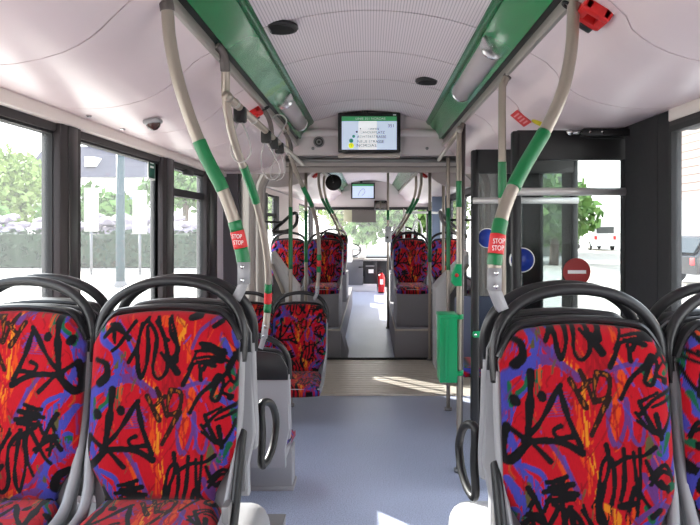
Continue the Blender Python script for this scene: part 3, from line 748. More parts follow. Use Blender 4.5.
# cove furniture
def cove_frame(x, sx):
    prof = cove_prof if sx < 0 else [(-p, z) for p, z in cove_r]; a = -abs(x)
    for (p, q) in zip(prof, prof[1:]):
        if q[0] <= a <= p[0]:
            s = (a - p[0]) / (q[0] - p[0]); z = p[1] + s * (q[1] - p[1]); tg = Vector((q[0] - p[0], 0, q[1] - p[1])).normalized()
            nn = Vector((-tg.z, 0, tg.x)) ; nn = -nn if nn.z > 0 else nn
            if sx > 0: tg.x *= -1; nn.x *= -1
            return Vector((sx * abs(x), 0, z)), tg, nn
def on_cove(x, sx, y):
    c, tg, nn = cove_frame(x, sx); c.y = y
    return Matrix(((tg.x, 0, nn.x, c.x), (tg.y, 1, nn.y, c.y), (tg.z, 0, nn.z, c.z), (0, 0, 0, 1)))
def hammer(label, x, sx, y, s=1.0):
    M = on_cove(x, sx, y)
    t = T('emergency_hammer', label, 'hammer', M.translation, 'red emergency hammers')
    m = MB()
    m.box(-.040 * s, .040 * s, -.050 * s, -.022 * s, .0, .032 * s, M=M, bev=.005); m.box(-.040 * s, .040 * s, .022 * s, .050 * s, .0, .032 * s, M=M, bev=.005)
    m.box(-.044 * s, -.016 * s, -.050 * s, .050 * s, .0, .030 * s, M=M, bev=.005); m.box(.018 * s, .044 * s, -.050 * s, .050 * s, .0, .030 * s, M=M, bev=.005)
    m.build('hammer_holder', red_m, t)
    m = MB(); m.box(-.012 * s, .030 * s, .050 * s, .085 * s, .0, .034 * s, M=M, bev=.006); m.build('hammer_head', black_m, t)
    m = MB(); m.sweep([M @ Vector(p) for p in ((-.04 * s, .03 * s, .015), (-.062 * s, .045 * s, .015), (-.085 * s, .040 * s, .015), (-.085 * s, .020 * s, .015), (-.062 * s, .016 * s, .015))], .005 * s, black_m, 8, 5); m.build('pull_ring', black_m, t)
hammer('red emergency hammer in its holder on the door-side roof panel behind the big curved pole', .648, 1, 1.84)
hammer('red emergency hammer on the driver-side roof panel near the hanging straps', .64, -1, 3.5)
hammer('distant red emergency hammer on the front section roof panel, driver side', .66, -1, 7.7)
hammer('distant red emergency hammer on the front section roof panel, door side', .66, 1, 7.7)
M = on_cove(.735, 1, 3.12)
t = T('warning_sticker', 'red square warning sticker with pale lettering on the door-side roof panel', 'sticker', M.translation)
m = MB(); m.box(-.045, .045, -.075, .075, .0005, .002, M=M); m.build('sticker_face', redl_m, t)
for k in range(4):
    m = MB(); m.box(-.030 + k * .018, -.022 + k * .018, -.05, .05 - .02 * (k % 2), .002, .0026, M=M); m.build('lettering', mat('pale red print', (226, 150, 150), .5), t)
M = on_cove(.80, 1, 3.02)
m = MB(); m.lathe([(.001, .0), (.04, .0005), (.04, .002), (.001, .002)], (0, 0, 0), 'z', n=20)
for v in m.bm.verts: v.co = M @ v.co
m.box(-.012, .012, -.008, .008, .002, .003, black_m, M=M)
m.mats = [yellow_m, black_m]
for f in m.bm.faces: f.material_index = 0 if len(f.verts) != 4 or f.calc_area() > .00005 else 0
tag(m.build('yellow_sticker', None), 'round yellow sticker on the roof panel beside the red square sticker', 'sticker')
# dome sensor
M = on_cove(.925, -1, 2.72)
t = T('door_sensor', 'small grey dome camera hanging under the driver-side roof panel', 'camera', M.translation)
m = MB(); m.box(-.035, .035, -.035, .035, 0, .022, M=M, bev=.01); m.build('housing', shell_m, t)
m = MB(); m.lathe([(.030, .012), (.030, .024), (.025, .036), (.014, .045), (.001, .048)], (0, 0, 0), 'z')
for v in m.bm.verts: v.co = M @ v.co
m.build('dome', mat('smoked dome', (60, 34, 30), .1), t)
for (px, py, d) in ((73, 108, 2.55), (97, 117, 2.9)):
    M = on_cove(1.12, -1, d); m = MB(); m.lathe([(.010, 0), (.012, .004), (.006, .008), (.001, .008)], (0, 0, 0), 'z', n=12)
    for v in m.bm.verts: v.co = M @ v.co
    tag(m.build('screw_cap', chrome), 'tiny screw cap on the driver-side roof panel edge, ' + ('nearer the camera' if d < 2.7 else 'nearer the dome camera'), 'screw', 'roof panel screws')

# ------------------------------------------------------------------ poles
def arclen(pts):
    L = [0]
    for a, b in zip(pts, pts[1:]): L.append(L[-1] + (b - a).length)
    return L
def sub(pts, a, b):
    """part of a polyline between rows/fractions a..b of its length"""
    L = arclen(pts); out = []
    def at(s):
        for i in range(len(L) - 1):
            if L[i] <= s <= L[i + 1] + 1e-9:
                k = (s - L[i]) / max(1e-9, L[i + 1] - L[i]); return pts[i].lerp(pts[i + 1], k)
        return pts[-1]
    A, B = a * L[-1], b * L[-1]
    return [at(A)] + [p for p, l in zip(pts, L) if A + 1e-4 < l < B - 1e-4] + [at(B)]
def frac_at_row(pts, row):
    """fraction of the length at which the pole passes a height seen at that row"""
    L = arclen(pts)
    for i in range(len(pts) - 1):
        ya = VY - (pts[i].z - EZ) * F / pts[i].y; yb = VY - (pts[i + 1].z - EZ) * F / pts[i + 1].y
        if (ya - row) * (yb - row) <= 0 and ya != yb: return (L[i] + (row - ya) / (yb - ya) * (L[i + 1] - L[i])) / L[-1]
    return 0 if row < 50 else 1
def pole(label, pix, r=.0165, sleeve=None, bands=(), labels=(), clamp=None, flange=None, group='grab poles with green grips', lettering=False, n=14, world=None, foot=None):
    pts = [Vector(p) for p in world] if world else [P(*p) for p in pix]
    pts = catmull(pts, 8) if len(pts) > 2 else [pts[0].lerp(pts[1], k / 16) for k in range(17)]
    t = T('grab_pole', label, 'pole', pts[-1], group)
    m = MB(); m.sweep(pts, r, None, n, 0); m.build('tube', pole_m, t)
    if sleeve:
        a, b = frac_at_row(pts, sleeve[0]), frac_at_row(pts, sleeve[1]); m = MB(); m.sweep(sub(pts, a, b), r * 1.12, None, n, 0); m.build('sleeve', sleeve_m, t)
    for (a, b) in bands:
        a, b = frac_at_row(pts, a), frac_at_row(pts, b); m = MB(); m.sweep(sub(pts, min(a, b), max(a, b)), r * 1.10, None, n, 0); m.build('grip', grip_m, t)
    for (a, b) in labels:
        a, b = frac_at_row(pts, a), frac_at_row(pts, b); q = sub(pts, a, b)
        m = MB(); m.sweep(q, r * 1.15, None, n, 0); lb = m.build('stop_label', redl_m, t); lb['label'] = 'red label sleeve'
        if lettering:
            c = (q[0] + q[-1]) / 2; d = (q[-1] - q[0]); ang = math.atan2(d.x, -d.z)
            for dz in (-.3, 0.3):
                cc = c + d * dz * .6
                text('lettering', 'STOP', .018, (cc.x, cc.y - r * 1.15 - .0008, cc.z), (PI / 2, 0, 0), white_m, lb, .7)
    if clamp:
        (x1, y1, d1), (x2, y2, d2), (x3, y3, d3) = clamp
        a, b, c = P(x1, y1, d1), P(x2, y2, d2), P(x3, y3, d3)
        m = MB(); m.sweep([a, b], r * 1.25, None, 4, 0, flat=1.0, up=(1, 1, 0)); m.sweep([b - (b - a) * .05, b.lerp(c, .5), c], r * 1.15, None, 4, 3, flat=.9, up=(1, 1, 0)); cb = m.build('clamp', shell_m, t)
        for k in (.2, .8):
            q = a.lerp(b, k) - Vector((0, r * 1.1, 0)); m = MB(); m.cyl(q, q - Vector((0, .006, 0)), .006, chrome, 10); m.build('bolt', chrome, cb)
    if flange:
        m = MB(); m.cyl(Vector(flange), Vector(flange) + Vector((0, 0, .02)), r * 1.9, None, 18); m.build('foot_flange', alu_d, t)
    return t
pole('big S-curved grab pole rising from the sunlit driver-side aisle seat to the ceiling rail', [(163, -6, 1.86), (166, 2, 1.86), (167.5, 12, 1.86), (170, 40, 1.87), (177.5, 78, 1.88), (190, 118, 1.89), (205, 155, 1.90), (222, 188, 1.915), (234, 220, 1.93), (241, 248, 1.935), (244, 264, 1.935)],
     r=.0185, sleeve=(-3, 11), bands=((141, 190), (221, 231), (248, 263)), labels=((231, 248),), clamp=((244, 262, 1.93), (244, 284, 1.93), (236, 299, 1.93)), lettering=True)
pole('S-curved grab pole clamped to the low grey-backed seat, second along the driver side', [(215, 45, 2.48), (220, 51, 2.5), (224, 60, 2.52), (225.5, 72, 2.54), (226, 98, 2.58), (230, 125, 2.65), (237, 150, 2.75), (246, 173, 2.85), (257, 205, 2.98), (264, 236, 3.1), (268, 268, 3.2), (268, 300, 3.28), (266, 328, 3.3)],
     r=.0175, sleeve=(46, 71), bands=((166, 202), (283, 292), (303, 312)), labels=((292, 303),), clamp=((266, 322, 3.3), (264, 338, 3.3), (261, 347, 3.33)))
pole('slim S-curved grab pole clamped to the red seat before the turntable', [(283, 112, 4.5), (286, 119, 4.5), (287, 130, 4.5), (289, 150, 4.55), (294, 166, 4.65), (303, 187, 4.8), (312, 206, 5.0), (317, 225, 5.15), (319, 250, 5.25), (318.5, 275, 5.3), (317, 288, 5.3)],
     r=.0165, sleeve=(113, 121), bands=((186, 206), (254, 260), (266, 272)), labels=((260, 266),), clamp=((317.5, 286, 5.3), (317, 294, 5.3), (314, 299, 5.33)), n=10)
pole('big S-curved grab pole rising from the shaded door-side aisle seat', [(575, -6, 1.87), (573.5, 4, 1.86), (573, 20, 1.85), (571, 52, 1.82), (563, 90, 1.79), (547, 127, 1.76), (525, 165, 1.72), (508.5, 198, 1.68), (500, 225, 1.65), (496, 250, 1.635), (494, 270, 1.63)],
     r=.0178, bands=((132, 188), (221, 235), (254, 265)), labels=((235, 254),), clamp=((494.5, 268, 1.62), (494, 290, 1.62), (502, 309, 1.63)), lettering=True)
pole('straight grab pole behind the big curved pole on the door side', None, world=[(.60, 2.78, 2.20), (.580, 2.775, 2.165), (.572, 2.77, 2.11), (.572, 2.77, 1.7), (.572, 2.77, .0)], r=.0168, sleeve=(48, 78), bands=((162, 198), (296, 301), (307, 311)), labels=((301, 307),), flange=(.572, 2.77, .0))
pole('straight grab pole standing in the aisle and carrying the green bin', None, world=[(.598, 4.08, 2.20), (.572, 4.05, 2.16), (.561, 4.03, 2.11), (.560, 4.03, 1.6), (.560, 4.02, 0)], r=.0168, sleeve=(123, 124.5), bands=((181, 207),), flange=(.560, 4.02, 0))
pole('slim vertical pole behind the green bin at the rear edge of the articulation', None, world=[(.655, 5.36, 2.14), (.655, 5.36, 0)], r=.0165, bands=((208, 270),), flange=(.655, 5.36, 0), n=10)
pole('slim vertical pole behind the small red seat at the articulation', None, world=[(-.68, 5.48, 2.14), (-.68, 5.48, 0)], r=.0165, bands=((207, 269),), flange=(-.68, 5.48, 0), n=10)
pole('dark vertical pole at the front ring of the articulation, driver side', None, world=[(-.733, 7.33, 2.17), (-.733, 7.33, 0)], r=.018, bands=((211, 262),), n=10, flange=(-.733, 7.33, 0))
pole('dark vertical pole at the front ring of the articulation, door side', None, world=[(.685, 7.33, 2.17), (.685, 7.33, 0)], r=.018, bands=((211, 262),), n=10, flange=(.685, 7.33, 0))
pole('pale vertical pole on the door side of the front section', None, world=[(.86, 7.5, 2.05), (.86, 7.5, .0)], r=.018, n=10)
def fpole(label, sx, yt, yb, zb, xb):
    pts = [(sx * .60, yt, 2.20), (sx * .605, yt, 2.10), (sx * .60, yt + .02, 2.0), (sx * .57, yt + .1, 1.86), (sx * .50, yt + .25, 1.72), (sx * .44, yt + .38, 1.60), (xb, yb, zb)]
    pole(label, None, world=pts, r=.017, bands=((198, 213) if sx else 0,), n=8)
fpole('curved pole of the front section, nearer one on the driver side', -1, 7.55, 8.02, 1.42, -.375)
fpole('curved pole of the front section, farther one on the driver side', -1, 8.4, 10.4, 1.40, -.39)
fpole('curved pole of the front section, nearer one on the door side', 1, 7.55, 8.02, 1.42, .325)
fpole('curved pole of the front section, farther one on the door side', 1, 8.4, 10.4, 1.40, .36)
pole('straight pole at the end of the front section carrying the ticket validator', None, world=[(.27, 9.6, 2.38), (.27, 9.6, 0)], r=.018, bands=((210, 220),), n=8, flange=(.27, 9.6, 0))
# ticket validator
t = T('ticket_validator', 'pale grey ticket validator box on a far pole', 'ticket validator', (.27, 9.55, 1.25))
a, b = P(385, 242.5, 9.5), P(391.5, 226.5, 9.5); m = MB(); m.box(a.x, b.x, 9.46, 9.58, a.z, b.z, bev=.01); m.build('housing', shell_w, t)
m = MB(); m.box(a.x + .02, a.x + .05, 9.455, 9.462, a.z + .06, a.z + .09); m.build('slot', black_m, t)

# strap bar and straps
t = T('strap_bar', 'horizontal steel bar with hanging straps beneath the driver-side rail', 'handrail', (-.55, 2.5, 2.05))
m = MB(); m.cyl((-.552, 2.48, 2.048), (-.552, 5.24, 2.048), .0165); m.cyl((-.552, 2.46, 2.048), (-.552, 2.50, 2.048), .019); m.build('bar', pole_m, t)
for yy in (3.6, 4.5):
    m = MB(); m.sweep([(-.60, yy - .02, 2.20), (-.575, yy, 2.16), (-.558, yy, 2.11), (-.553, yy, 2.05)], .014, None, 10, 5); m.build('dropper', sleeve_m, t)
for yy in (2.62, 3.02, 3.42): m = MB(); m.cyl((-.552, yy - .015, 2.048), (-.552, yy + .015, 2.048), .0195); m.build('collar', alu, t)
t = T('handrail', 'short horizontal bar between bulkhead and the bin pole, door side', 'handrail', (.55, 4.05, 2.1))
m = MB(); m.cyl((.563, 4.03, EZ + .595), (.563, 5.24, EZ + .535), .015); m.build('bar', pole_m, t)
m = MB(); m.cyl((.563, 4.01, EZ + .595), (.563, 4.06, EZ + .594), .0185); m.build('collar', alu, t)
def strap(label, y, w, l, up=False, tilt=0.0):
    x = -.552; z = 2.03
    t = T('hanging_strap', label, 'strap', (x, y, z), 'hanging straps on the bar')
    m = MB(); m.box(x - .026, x + .026, y - .022, y + .022, z - .045, z + .022, bev=.008); m.build('strap_clamp', black_m, t)
    s = 1 if up else -1; z0 = z + (.0 if up else -.045)
    m = MB(); m.sweep([(x - .008, y, z0), (x - w * .7 + tilt * .3, y, z0 + s * l * .35), (x - w * .85 + tilt * .8, y, z0 + s * l * .75), (x - w * .3 + tilt, y + .005, z0 + s * l), (x + w * .5 + tilt, y + .005, z0 + s * l * .97), (x + w + tilt * .8, y, z0 + s * l * .75), (x + w * .8 + tilt * .3, y, z0 + s * l * .4), (x + .008, y, z0)], .0038, None, 8, 6, up=(0, 1, 0)); m.build('strap_loop', strap_m, t)
strap('hanging strap with thin loop between the two big curved poles', 2.72, .045, .165)
strap('hanging strap with wide crossing loop in front of the bulkhead', 3.40, .05, .19, tilt=.03)
strap('strap whose loop is flung upward over the bar near the tube light', 3.66, .05, .15, up=True, tilt=.03)
strap('last hanging strap along the bar, just before the bulkhead', 3.9, .045, .16, tilt=-.02)

# bin, button box
t = T('litter_bin', 'bright green litter bin clamped to the aisle pole', 'bin', (.475, 4.0, .57))
a, b = P(438.5, 380, 3.98), P(455.5, 314, 3.98)
m = MB(); 
m.prism([(a.x, 3.90), (b.x, 3.90), (b.x + .004, 3.98), (b.x, 4.06), (a.x, 4.06), (a.x - .004, 3.98)], 'z', a.z, b.z, bev=.008); m.build('bin_body', bin_m, t)
m = MB(); m.box(a.x + .03, a.x + .05, 3.892, 3.90, a.z + .02, b.z - .02, bev=.003); m.build('rib', bin_m, t)
m = MB(); m.box(a.x - .006, b.x + .006, 3.893, 4.067, b.z - .012, b.z + .006, bev=.004); m.build('rim', bin_m, t)
for py in (317.5, 374):
    c = P(455, py, 3.98); m = MB(); m.box(c.x - .005, .575, 3.985, 4.045, c.z - .014, c.z + .014, bev=.004); m.cyl((.56, 4.02, c.z - .014), (.56, 4.02, c.z + .014), .027); m.build('clamp', bin_m, t)
t = T('stop_button', 'green stop button box on the bin pole above the green bin', 'button', (.56, 4.0, 1.2))
a, b = P(451.5, 286, 3.98), P(459.5, 264, 3.98)
m = MB(); m.prism([(a.x, a.z + .02), (a.x + .02, a.z), (b.x + .012, a.z + .0), (b.x + .012, b.z), (a.x + .03, b.z), (a.x, a.z + .07)], 'y', 3.96, 4.03, bev=.008); m.build('button_box', bin_m, t)
m = MB(); m.cyl((a.x + .03, 3.955, (a.z + b.z) / 2), (a.x + .03, 3.965, (a.z + b.z) / 2), .012); m.build('push_button', redl_m, t)
t = T('door_clip', 'small green plastic clip on the black door frame', 'clip', P(475, 335, 3.68))
m = MB(); a = P(473, 337.5, 3.68); b = P(486, 331.5, 3.68); m.box(a.x, b.x, 3.67, 3.698, a.z, b.z, bev=.008); m.build('clip_body', bin_m, t)
m = MB(); m.cyl((a.x + .012, 3.666, (a.z + b.z) / 2), (a.x + .012, 3.672, (a.z + b.z) / 2), .007); m.build('screw', chrome, t)

# ------------------------------------------------------------------ platforms
m = MB()
def arch_box(m, x0, x1, y0, y1, h, r, mm):
    pts = [(y0, 0), (y0, h)] + [(y1 - r + r * math.sin(q), h - r + r * math.cos(q)) for q in np.linspace(0, PI / 2, 9)] + [(y1, 0)]
    m.prism(pts, 'x', x0, x1, mm, bev=.06, seg=4)
m = MB(); arch_box(m, XL + .001, -.355, .6, 2.36, ZL + .015, .2, shell_m); st(m.build('trim_wheel_arch', shell_m), 'rounded grey wheel arch cover under the sunlit seats')
m = MB(); arch_box(m, .275, XR - .001, .5, 2.36, ZL + .035, .24, shell_w); st(m.build('trim_wheel_arch', shell_w), 'rounded pale wheel arch cover under the shaded seats')
for (x0, x1, lab) in ((-1.24, -.375, 'driver'), (.34, 1.2, 'door')):
    m = MB(); m.box(x0, x1, 2.3, 2.86 if lab == 'driver' else 2.72, 0, .25, box_m, bev=.006); xa = x1 - .03 if lab == 'driver' else x0
    m.box(x0, x1, 2.3, 2.865 if lab == 'driver' else 2.725, .245, .258, alu_d, bev=.003)
    st(m.build('trim_step', alu_d), 'low step with metal edge beside the wheel arch, %s side' % lab)
for sx, xi, lab in ((-1, -.34, 'driver'), (1, .285, 'door')):
    xo = XL if sx < 0 else XR
    xa, xb = sorted((xi, xo)); 
    m = MB(); m.box(xa, xb, 7.40, 12.4, 0, .34, box_m, bev=.008); m.box(*sorted((xi + sx * .03, xo)), 7.60, 8.55, .34, .75, box_m, bev=.01)
    m.box(*sorted((xi, xi - sx * -.012)), 7.40, 12.4, .33, .352, alu, bev=.003)
    m.box(xa, xb, 7.392, 7.41, .325, .348, alu, bev=.003)
    m.box(*sorted((xi + sx * .02, xo)), 7.595, 7.62, .735, .757, alu, bev=.003)
    m.box(*sorted((xi + sx * .03, xo)), 10.1, 11.0, .34, .78, box_m, bev=.01)
    st(m.build('trim_platform', box_m), 'grey carpeted seat platform of the front section, %s side' % lab)
m = MB(); m.prism([(-.345, 0), (-.345, .33), (-.26, .0)], 'y', 7.45, 7.9, box_m); st(m.build('trim_wedge', box_m))

# ------------------------------------------------------------------ articulation
def tunnel_profile(w, zt, r, n=6):
    pts = [(-w, -.1)]
    pts += [(-w + r - r * math.cos(q), zt - r + r * math.sin(q)) for q in np.linspace(0, PI / 2, n)]
    pts += [(w - r + r * math.sin(q), zt - r + r * math.cos(q)) for q in np.linspace(0, PI / 2, n)]
    pts += [(w, -.1)]
    return pts
m = MB(); rings = []; ys = np.linspace(5.36, 7.34, 41)
for i, y in enumerate(ys):
    o = .05 * (i % 2); mid = abs(y - 6.35) < .06
    rings.append([m.bm.verts.new((x, y, z)) for x, z in tunnel_profile(1.08 + o + .12 * i / 40, 2.17 + o, .26)])
k_d, k_l = m._mi(bel_m), m._mi(bel_l)
for i, (A, B) in enumerate(zip(rings, rings[1:])):
    for k in range(len(A) - 1):
        f = m.bm.faces.new((A[k], A[k + 1], B[k + 1], B[k])); f.material_index = k_d
b = m.build('wall_bellows', None, ang=.2); st(b, 'dark grey pleated bellows of the articulation')
for (y, lab, mm) in ((6.0, 'pale hoop in the articulation bellows nearer the camera', bel_l), (6.7, 'pale hoop in the articulation bellows farther from the camera', bel_l)):
    m = MB(); pr = [(x * .985, z - .012 if z > 1 else z + .1) for x, z in tunnel_profile(1.10 + .12 * (y - 5.4) / 2, 2.16, .26, 8)]
    m.sweep([(x, y, z) for x, z in pr], .05, None, 8, 0, flat=1.0); st(m.build('trim_hoop', mm), lab)
for sx in (-1, 1):
    pr = cove_prof if sx < 0 else cove_r
    m = MB(); m.prism(list(pr) + [(sx * 1.3, 2.0), (sx * 1.3, 2.56), (sx * .60, 2.56)], 'y', 7.35, 7.372, bulk_m); st(m.build('trim_cove_end', bulk_m))
# dark ring frame at rear and front ends
def ring(y0, y1, w, zt, th, mm, name, lab=None):
    m = MB(); m.box(-w - th, w + th, y0, y1, zt, zt + .35, mm); m.box(-w - th, -w, y0, y1, -.1, zt, mm); m.box(w, w + th, y0, y1, -.1, zt, mm); return st(m.build(name, mm), lab)
ring(5.34, 5.42, 1.10, 2.115, .16, dkgrey, 'trim_ring')
ring(7.30, 7.36, 1.235, 2.21, .16, black_m, 'trim_ring_front', 'dark frame round the entry to the front section')
m = MB(); m.box(-.63, .52, 7.29, 7.32, 2.155, 2.215, beige_m, bev=.008); st(m.build('trim_ring_edge', beige_m))
m = MB(); m.cyl((-1.0, 5.44, 2.10), (1.0, 5.44, 2.10), .02, alu_d); m.cyl((-1.0, 6.2, 2.13), (1.0, 6.2, 2.13), .02, rubber); st(m.build('trim_cross_bar', alu_d))
# side covers, sloped
for sx, lab in ((-1, 'driver'), (1, 'door')):
    xi = .70 if sx > 0 else .78
    t = T('articulation_cover', 'pale grey sloped cover beside the turntable on the %s side' % lab, 'cover', (sx * (xi + .2), 7.0, 0), 'sloped covers beside the turntable')
    m = MB(); zz = .88
    pts = [(xi, .0), (xi, zz), (xi + .04, zz + .05), (1.06, 1.26), (1.06, 1.10), (xi + .15, zz - .04), (xi + .13, zz - .10), (xi + .13, 0)]
    m.prism([(sx * a, b) for a, b in pts], 'y', 6.85, 7.2, shell_w, bev=.02); m.build('cover_frame', shell_w, t)
    m = MB(); m.prism([(sx * (xi + .12), 0), (sx * (xi + .12), zz - .08), (sx * 1.06, 1.12), (sx * 1.06, 0)], 'y', 7.0, 7.18, dkgrey); m.build('cover_panel', dkgrey, t)
    m = MB(); m.cyl((sx * (xi + .14), 6.83, zz - .06), (sx * 1.05, 6.83, 1.13), .02); m.build('edge_bar', alu, t)
    t = T('bellows_rail', 'looped tube handrail on the bellows, %s side' % lab, 'handrail', (sx * .9, 6.6, 1.5), 'looped rails on the bellows')
    X = lambda px: (px - VX) * 6.7 / F
    pp = [(273, 231), (283, 222), (293, 213.5), (297, 215), (296, 224), (289, 230), (280, 232)] if sx < 0 else [(440, 212), (447, 220), (460, 231), (466, 236), (462, 238), (452, 230), (443, 222)]
    m = MB(); m.sweep([P(px, py, 6.62 + .12 * (k % 2)) for k, (px, py) in enumerate(pp)], .018, None, 8, 5, closed=True); m.build('rail_loop', dark_m if sx < 0 else alu_d, t)
    m = MB(); e = P(*(pp[1]), 6.7); m.cyl(e, (sx * 1.09, e.y, e.z), .012); m.build('rail_bracket', black_m, t)

# ------------------------------------------------------------------ front section walls
pink_m = mat('front lining', (238, 224, 222), .5)
m = MB(); m.box(XL - .06, XL, 7.36, 14.2, -.2, W0, wall_m); m.box(XL - .05, XL, 8.55, 11.2, W0, 2.02, pink_m); m.box(XL - .05, XL, 11.2, 13.4, W1, 2.02, pink_m); m.box(XL - .05, XL, 7.36, 8.55, W1, 2.02, pink_m)
st(m.build('wall_left_front', wall_m), 'pinkish lining on the driver side of the front section')
m = MB(); m.box(XL - .04, XL + .03, 7.40, 7.62, W0, W1, pillar_m); m.box(XL - .04, XL + .03, 8.4, 8.56, W0, W1, pillar_m); st(m.build('trim_pillar_front', pillar_m))
window(21, XL - .02, 11.2, 13.3, W0, W1, glass_m, lab='bright driver-side window near the cab')
window(6, XL - .02, 7.60, 8.42, W0, W1, glass_m, bar=(1.66, 1.70), lab='narrow driver-side window of the front section')
m = MB(); m.box(XR, XR + .06, 7.36, 14.2, -.2, W0, wall_m); m.box(XR - .01, XR + .05, 7.36, 14.2, W1, 2.03, black_m)
for (a, b) in ((7.36, 7.5), (8.35, 8.6), (9.7, 10.6), (11.8, 12.1), (13.3, 13.5)): m.box(XR - .03, XR + .05, a, b, W0, W1, black_m)
st(m.build('wall_right_front', wall_m), 'dark framed window wall on the door side of the front section')
for k, (a, b) in enumerate(((7.5, 8.35), (8.6, 9.7), (10.6, 11.8), (12.1, 13.3))): window(10 + k, XR + .02, a, b, W0, W1, glass_m, lab=['first', 'second', 'third', 'fourth'][k] + ' door-side window of the front section')
t = T('partition', 'blue-grey partition panel on the door side of the front section', 'partition', (1.0, 10.4, 0))
a, b = P(432, 240, 9.9), P(443, 195, 9.9); m = MB(); m.box(a.x, 1.19, 9.88, 9.92, .34, 2.0, bev=.01); m.build('panel', mat('blue grey partition', (128, 142, 168), .5), t)
t = T('railing', 'white tubular railing behind the far door-side seats', 'railing', (.8, 9.3, 0))
m = MB(); a, b = P(404, 213, 9.3), P(441, 213, 9.3); m.sweep([(a.x, 9.3, .34), (a.x, 9.3, a.z - .06), (a.x + .06, 9.3, a.z), (b.x - .06, 9.3, b.z), (b.x, 9.3, b.z - .06), (b.x, 9.3, .34)], .018, None, 10, 5); m.build('rail_tube', white_m, t)
m = MB(); c = P(423, 230, 9.3); m.sweep([(c.x - .15, 9.3, .34), (c.x - .15, 9.3, c.z), (c.x - .02, 9.3, c.z + .02), (c.x, 9.3, .34)], .014, None, 8, 4); m.build('rail_loop', white_m, t)

# convex disc hanging
c = P(333.5, 182.5, 7.7)
t = T('convex_mirror', 'round dark mirror seen from behind, hanging near the front section ceiling', 'mirror', c)
m = MB(); m.lathe([(.001, .03), (.06, .022), (.092, .004), (.098, -.006), (.085, -.014), (.03, -.02), (.001, -.022)], c, 'y', n=28); m.build('mirror_shell', black_m, t)
m = MB(); m.sweep([c + Vector((0, -.02, 0)), c + Vector((-.02, -.03, .08)), (c.x - .12, c.y, 2.2)], .008, None, 8, 4); m.build('mirror_arm', dark_m, t)
m = MB(); m.lathe([(.008, -.02), (.008, -.028), (.001, -.028)], c, 'y', n=10); m.build('screw', chrome, t)

# cab
m = MB(); a, b = P(318, 209, 13.3), P(430, 188, 13.3); m.box(XL, XR, 13.3, 13.36, a.z, 2.56, bulk_m); m.box(XL, XR, 13.28, 13.3, a.z - .02, a.z + .04, dark_m); st(m.build('wall_cab_bulkhead', pink_m), 'pale header panel above the cab at the front')
m = MB(); m.box(XL - .05, -.62, 16.3, 16.36, -.1, .8, dkgrey); m.box(-1.3, 1.3, 16.3, 16.36, -.2, .72, dkgrey); m.box(-1.3, 1.3, 16.3, 16.36, 2.35, 2.6, dkgrey); st(m.build('wall_front', dkgrey), 'front wall under the windscreen')
m = MB(); m.box(-1.22, 1.22, 16.33, 16.34, .72, 2.35); st(m.build('window_20', glass_m), 'windscreen with bright trees beyond', 'window')
m = MB(); m.box(-1.32, 1.32, 13.3, 16.36, 2.45, 2.5, bulk_m); st(m.build('ceiling_cab', bulk_m))
m = MB(); m.box(-1.32, -1.26, 14.2, 16.36, -.2, .95, wall_m); m.box(1.26, 1.32, 15.6, 16.36, -.2, .95, wall_m); m.box(-1.32, -1.26, 14.0, 14.25, .9, 2.5, pillar_m); m.box(1.26, 1.32, 13.4, 13.7, -.2, 2.5, pillar_m); st(m.build('wall_cab', wall_m))
a, b = P(352, 222.5, 15.6), P(376, 210, 15.6)
t = T('sun_visor', 'dark grey sun visor against the bright windscreen', 'visor', (a.x, 15.6, a.z)); m = MB(); m.box(a.x, b.x, 15.58, 15.6, a.z, b.z + .03, bev=.008); m.build('visor_blind', mat('visor grey', (62, 58, 56), .7), t)
m = MB(); m.cyl((a.x, 15.59, b.z + .03), (b.x, 15.59, b.z + .03), .02); m.build('visor_roll', dark_m, t)
a, b = P(343.5, 222, 15.7), P(352, 210, 15.7); m = MB(); m.box(a.x, b.x, 15.7, 15.72, a.z, b.z, bev=.005); tag(m.build('sun_visor', mat('visor olive', (150, 150, 128), .6)), 'small olive visor beside the dark sun visor', 'visor')
a, b = P(374, 210, 13.25), P(387, 200.5, 13.25)
t = T('interior_mirror', 'rectangular driver mirror on the cab header panel', 'mirror', (a.x, 13.2, a.z)); m = MB(); m.box(a.x, b.x, 13.18, 13.27, a.z, b.z, bev=.02); m.build('mirror_frame', dark_m, t)
m = MB(); m.box(a.x + .012, b.x - .012, 13.172, 13.181, a.z + .012, b.z - .012); m.build('mirror_glass', mat('mirror glass', (230, 230, 230), .04, metal=1), t)
a = P(345, 292, 14.9)
t = T('cab_door', 'dark grey driver cab door at the end of the aisle', 'cab door', (a.x, 14.9, 0)); a, b = P(346, 285, 14.9), P(363, 260, 14.9)
m = MB(); m.box(a.x, b.x, 14.88, 14.93, a.z, b.z, bev=.01); m.build('door_panel', dkgrey, t)
m = MB(); m.box(a.x - .02, b.x + .03, 14.87, 14.94, b.z, b.z + .05, bev=.01); m.build('top_rail', alu, t)
m = MB(); m.cyl((b.x - .1, 14.85, b.z - .16), (b.x, 14.85, b.z - .16), .015); m.build('handle', black_m, t)
m = MB(); m.box(a.x, b.x + .32, 14.92, 14.99, 0, a.z + .02, bev=.01); m.build('plinth', shell_w, t)
a, b = P(364, 281, 15.0), P(377, 261, 15.0)
t = T('fare_cabinet', 'black cabinet with white label beside the fire extinguisher', 'cabinet', (a.x, 15.0, 0)); m = MB(); m.box(a.x, b.x, 15.0, 15.3, .12, b.z, bev=.012); m.build('body', dark_m, t)
c = P(371, 271, 15); m = MB(); m.box(c.x - .06, c.x + .06, 14.994, 15.001, c.z - .05, c.z + .04); l = m.build('paper_label', white_m, t); 
c = P(370, 266, 15); m = MB(); m.box(c.x - .1, c.x + .1, 14.994, 15.001, c.z - .015, c.z + .015); m.build('badge', alu_d, t)
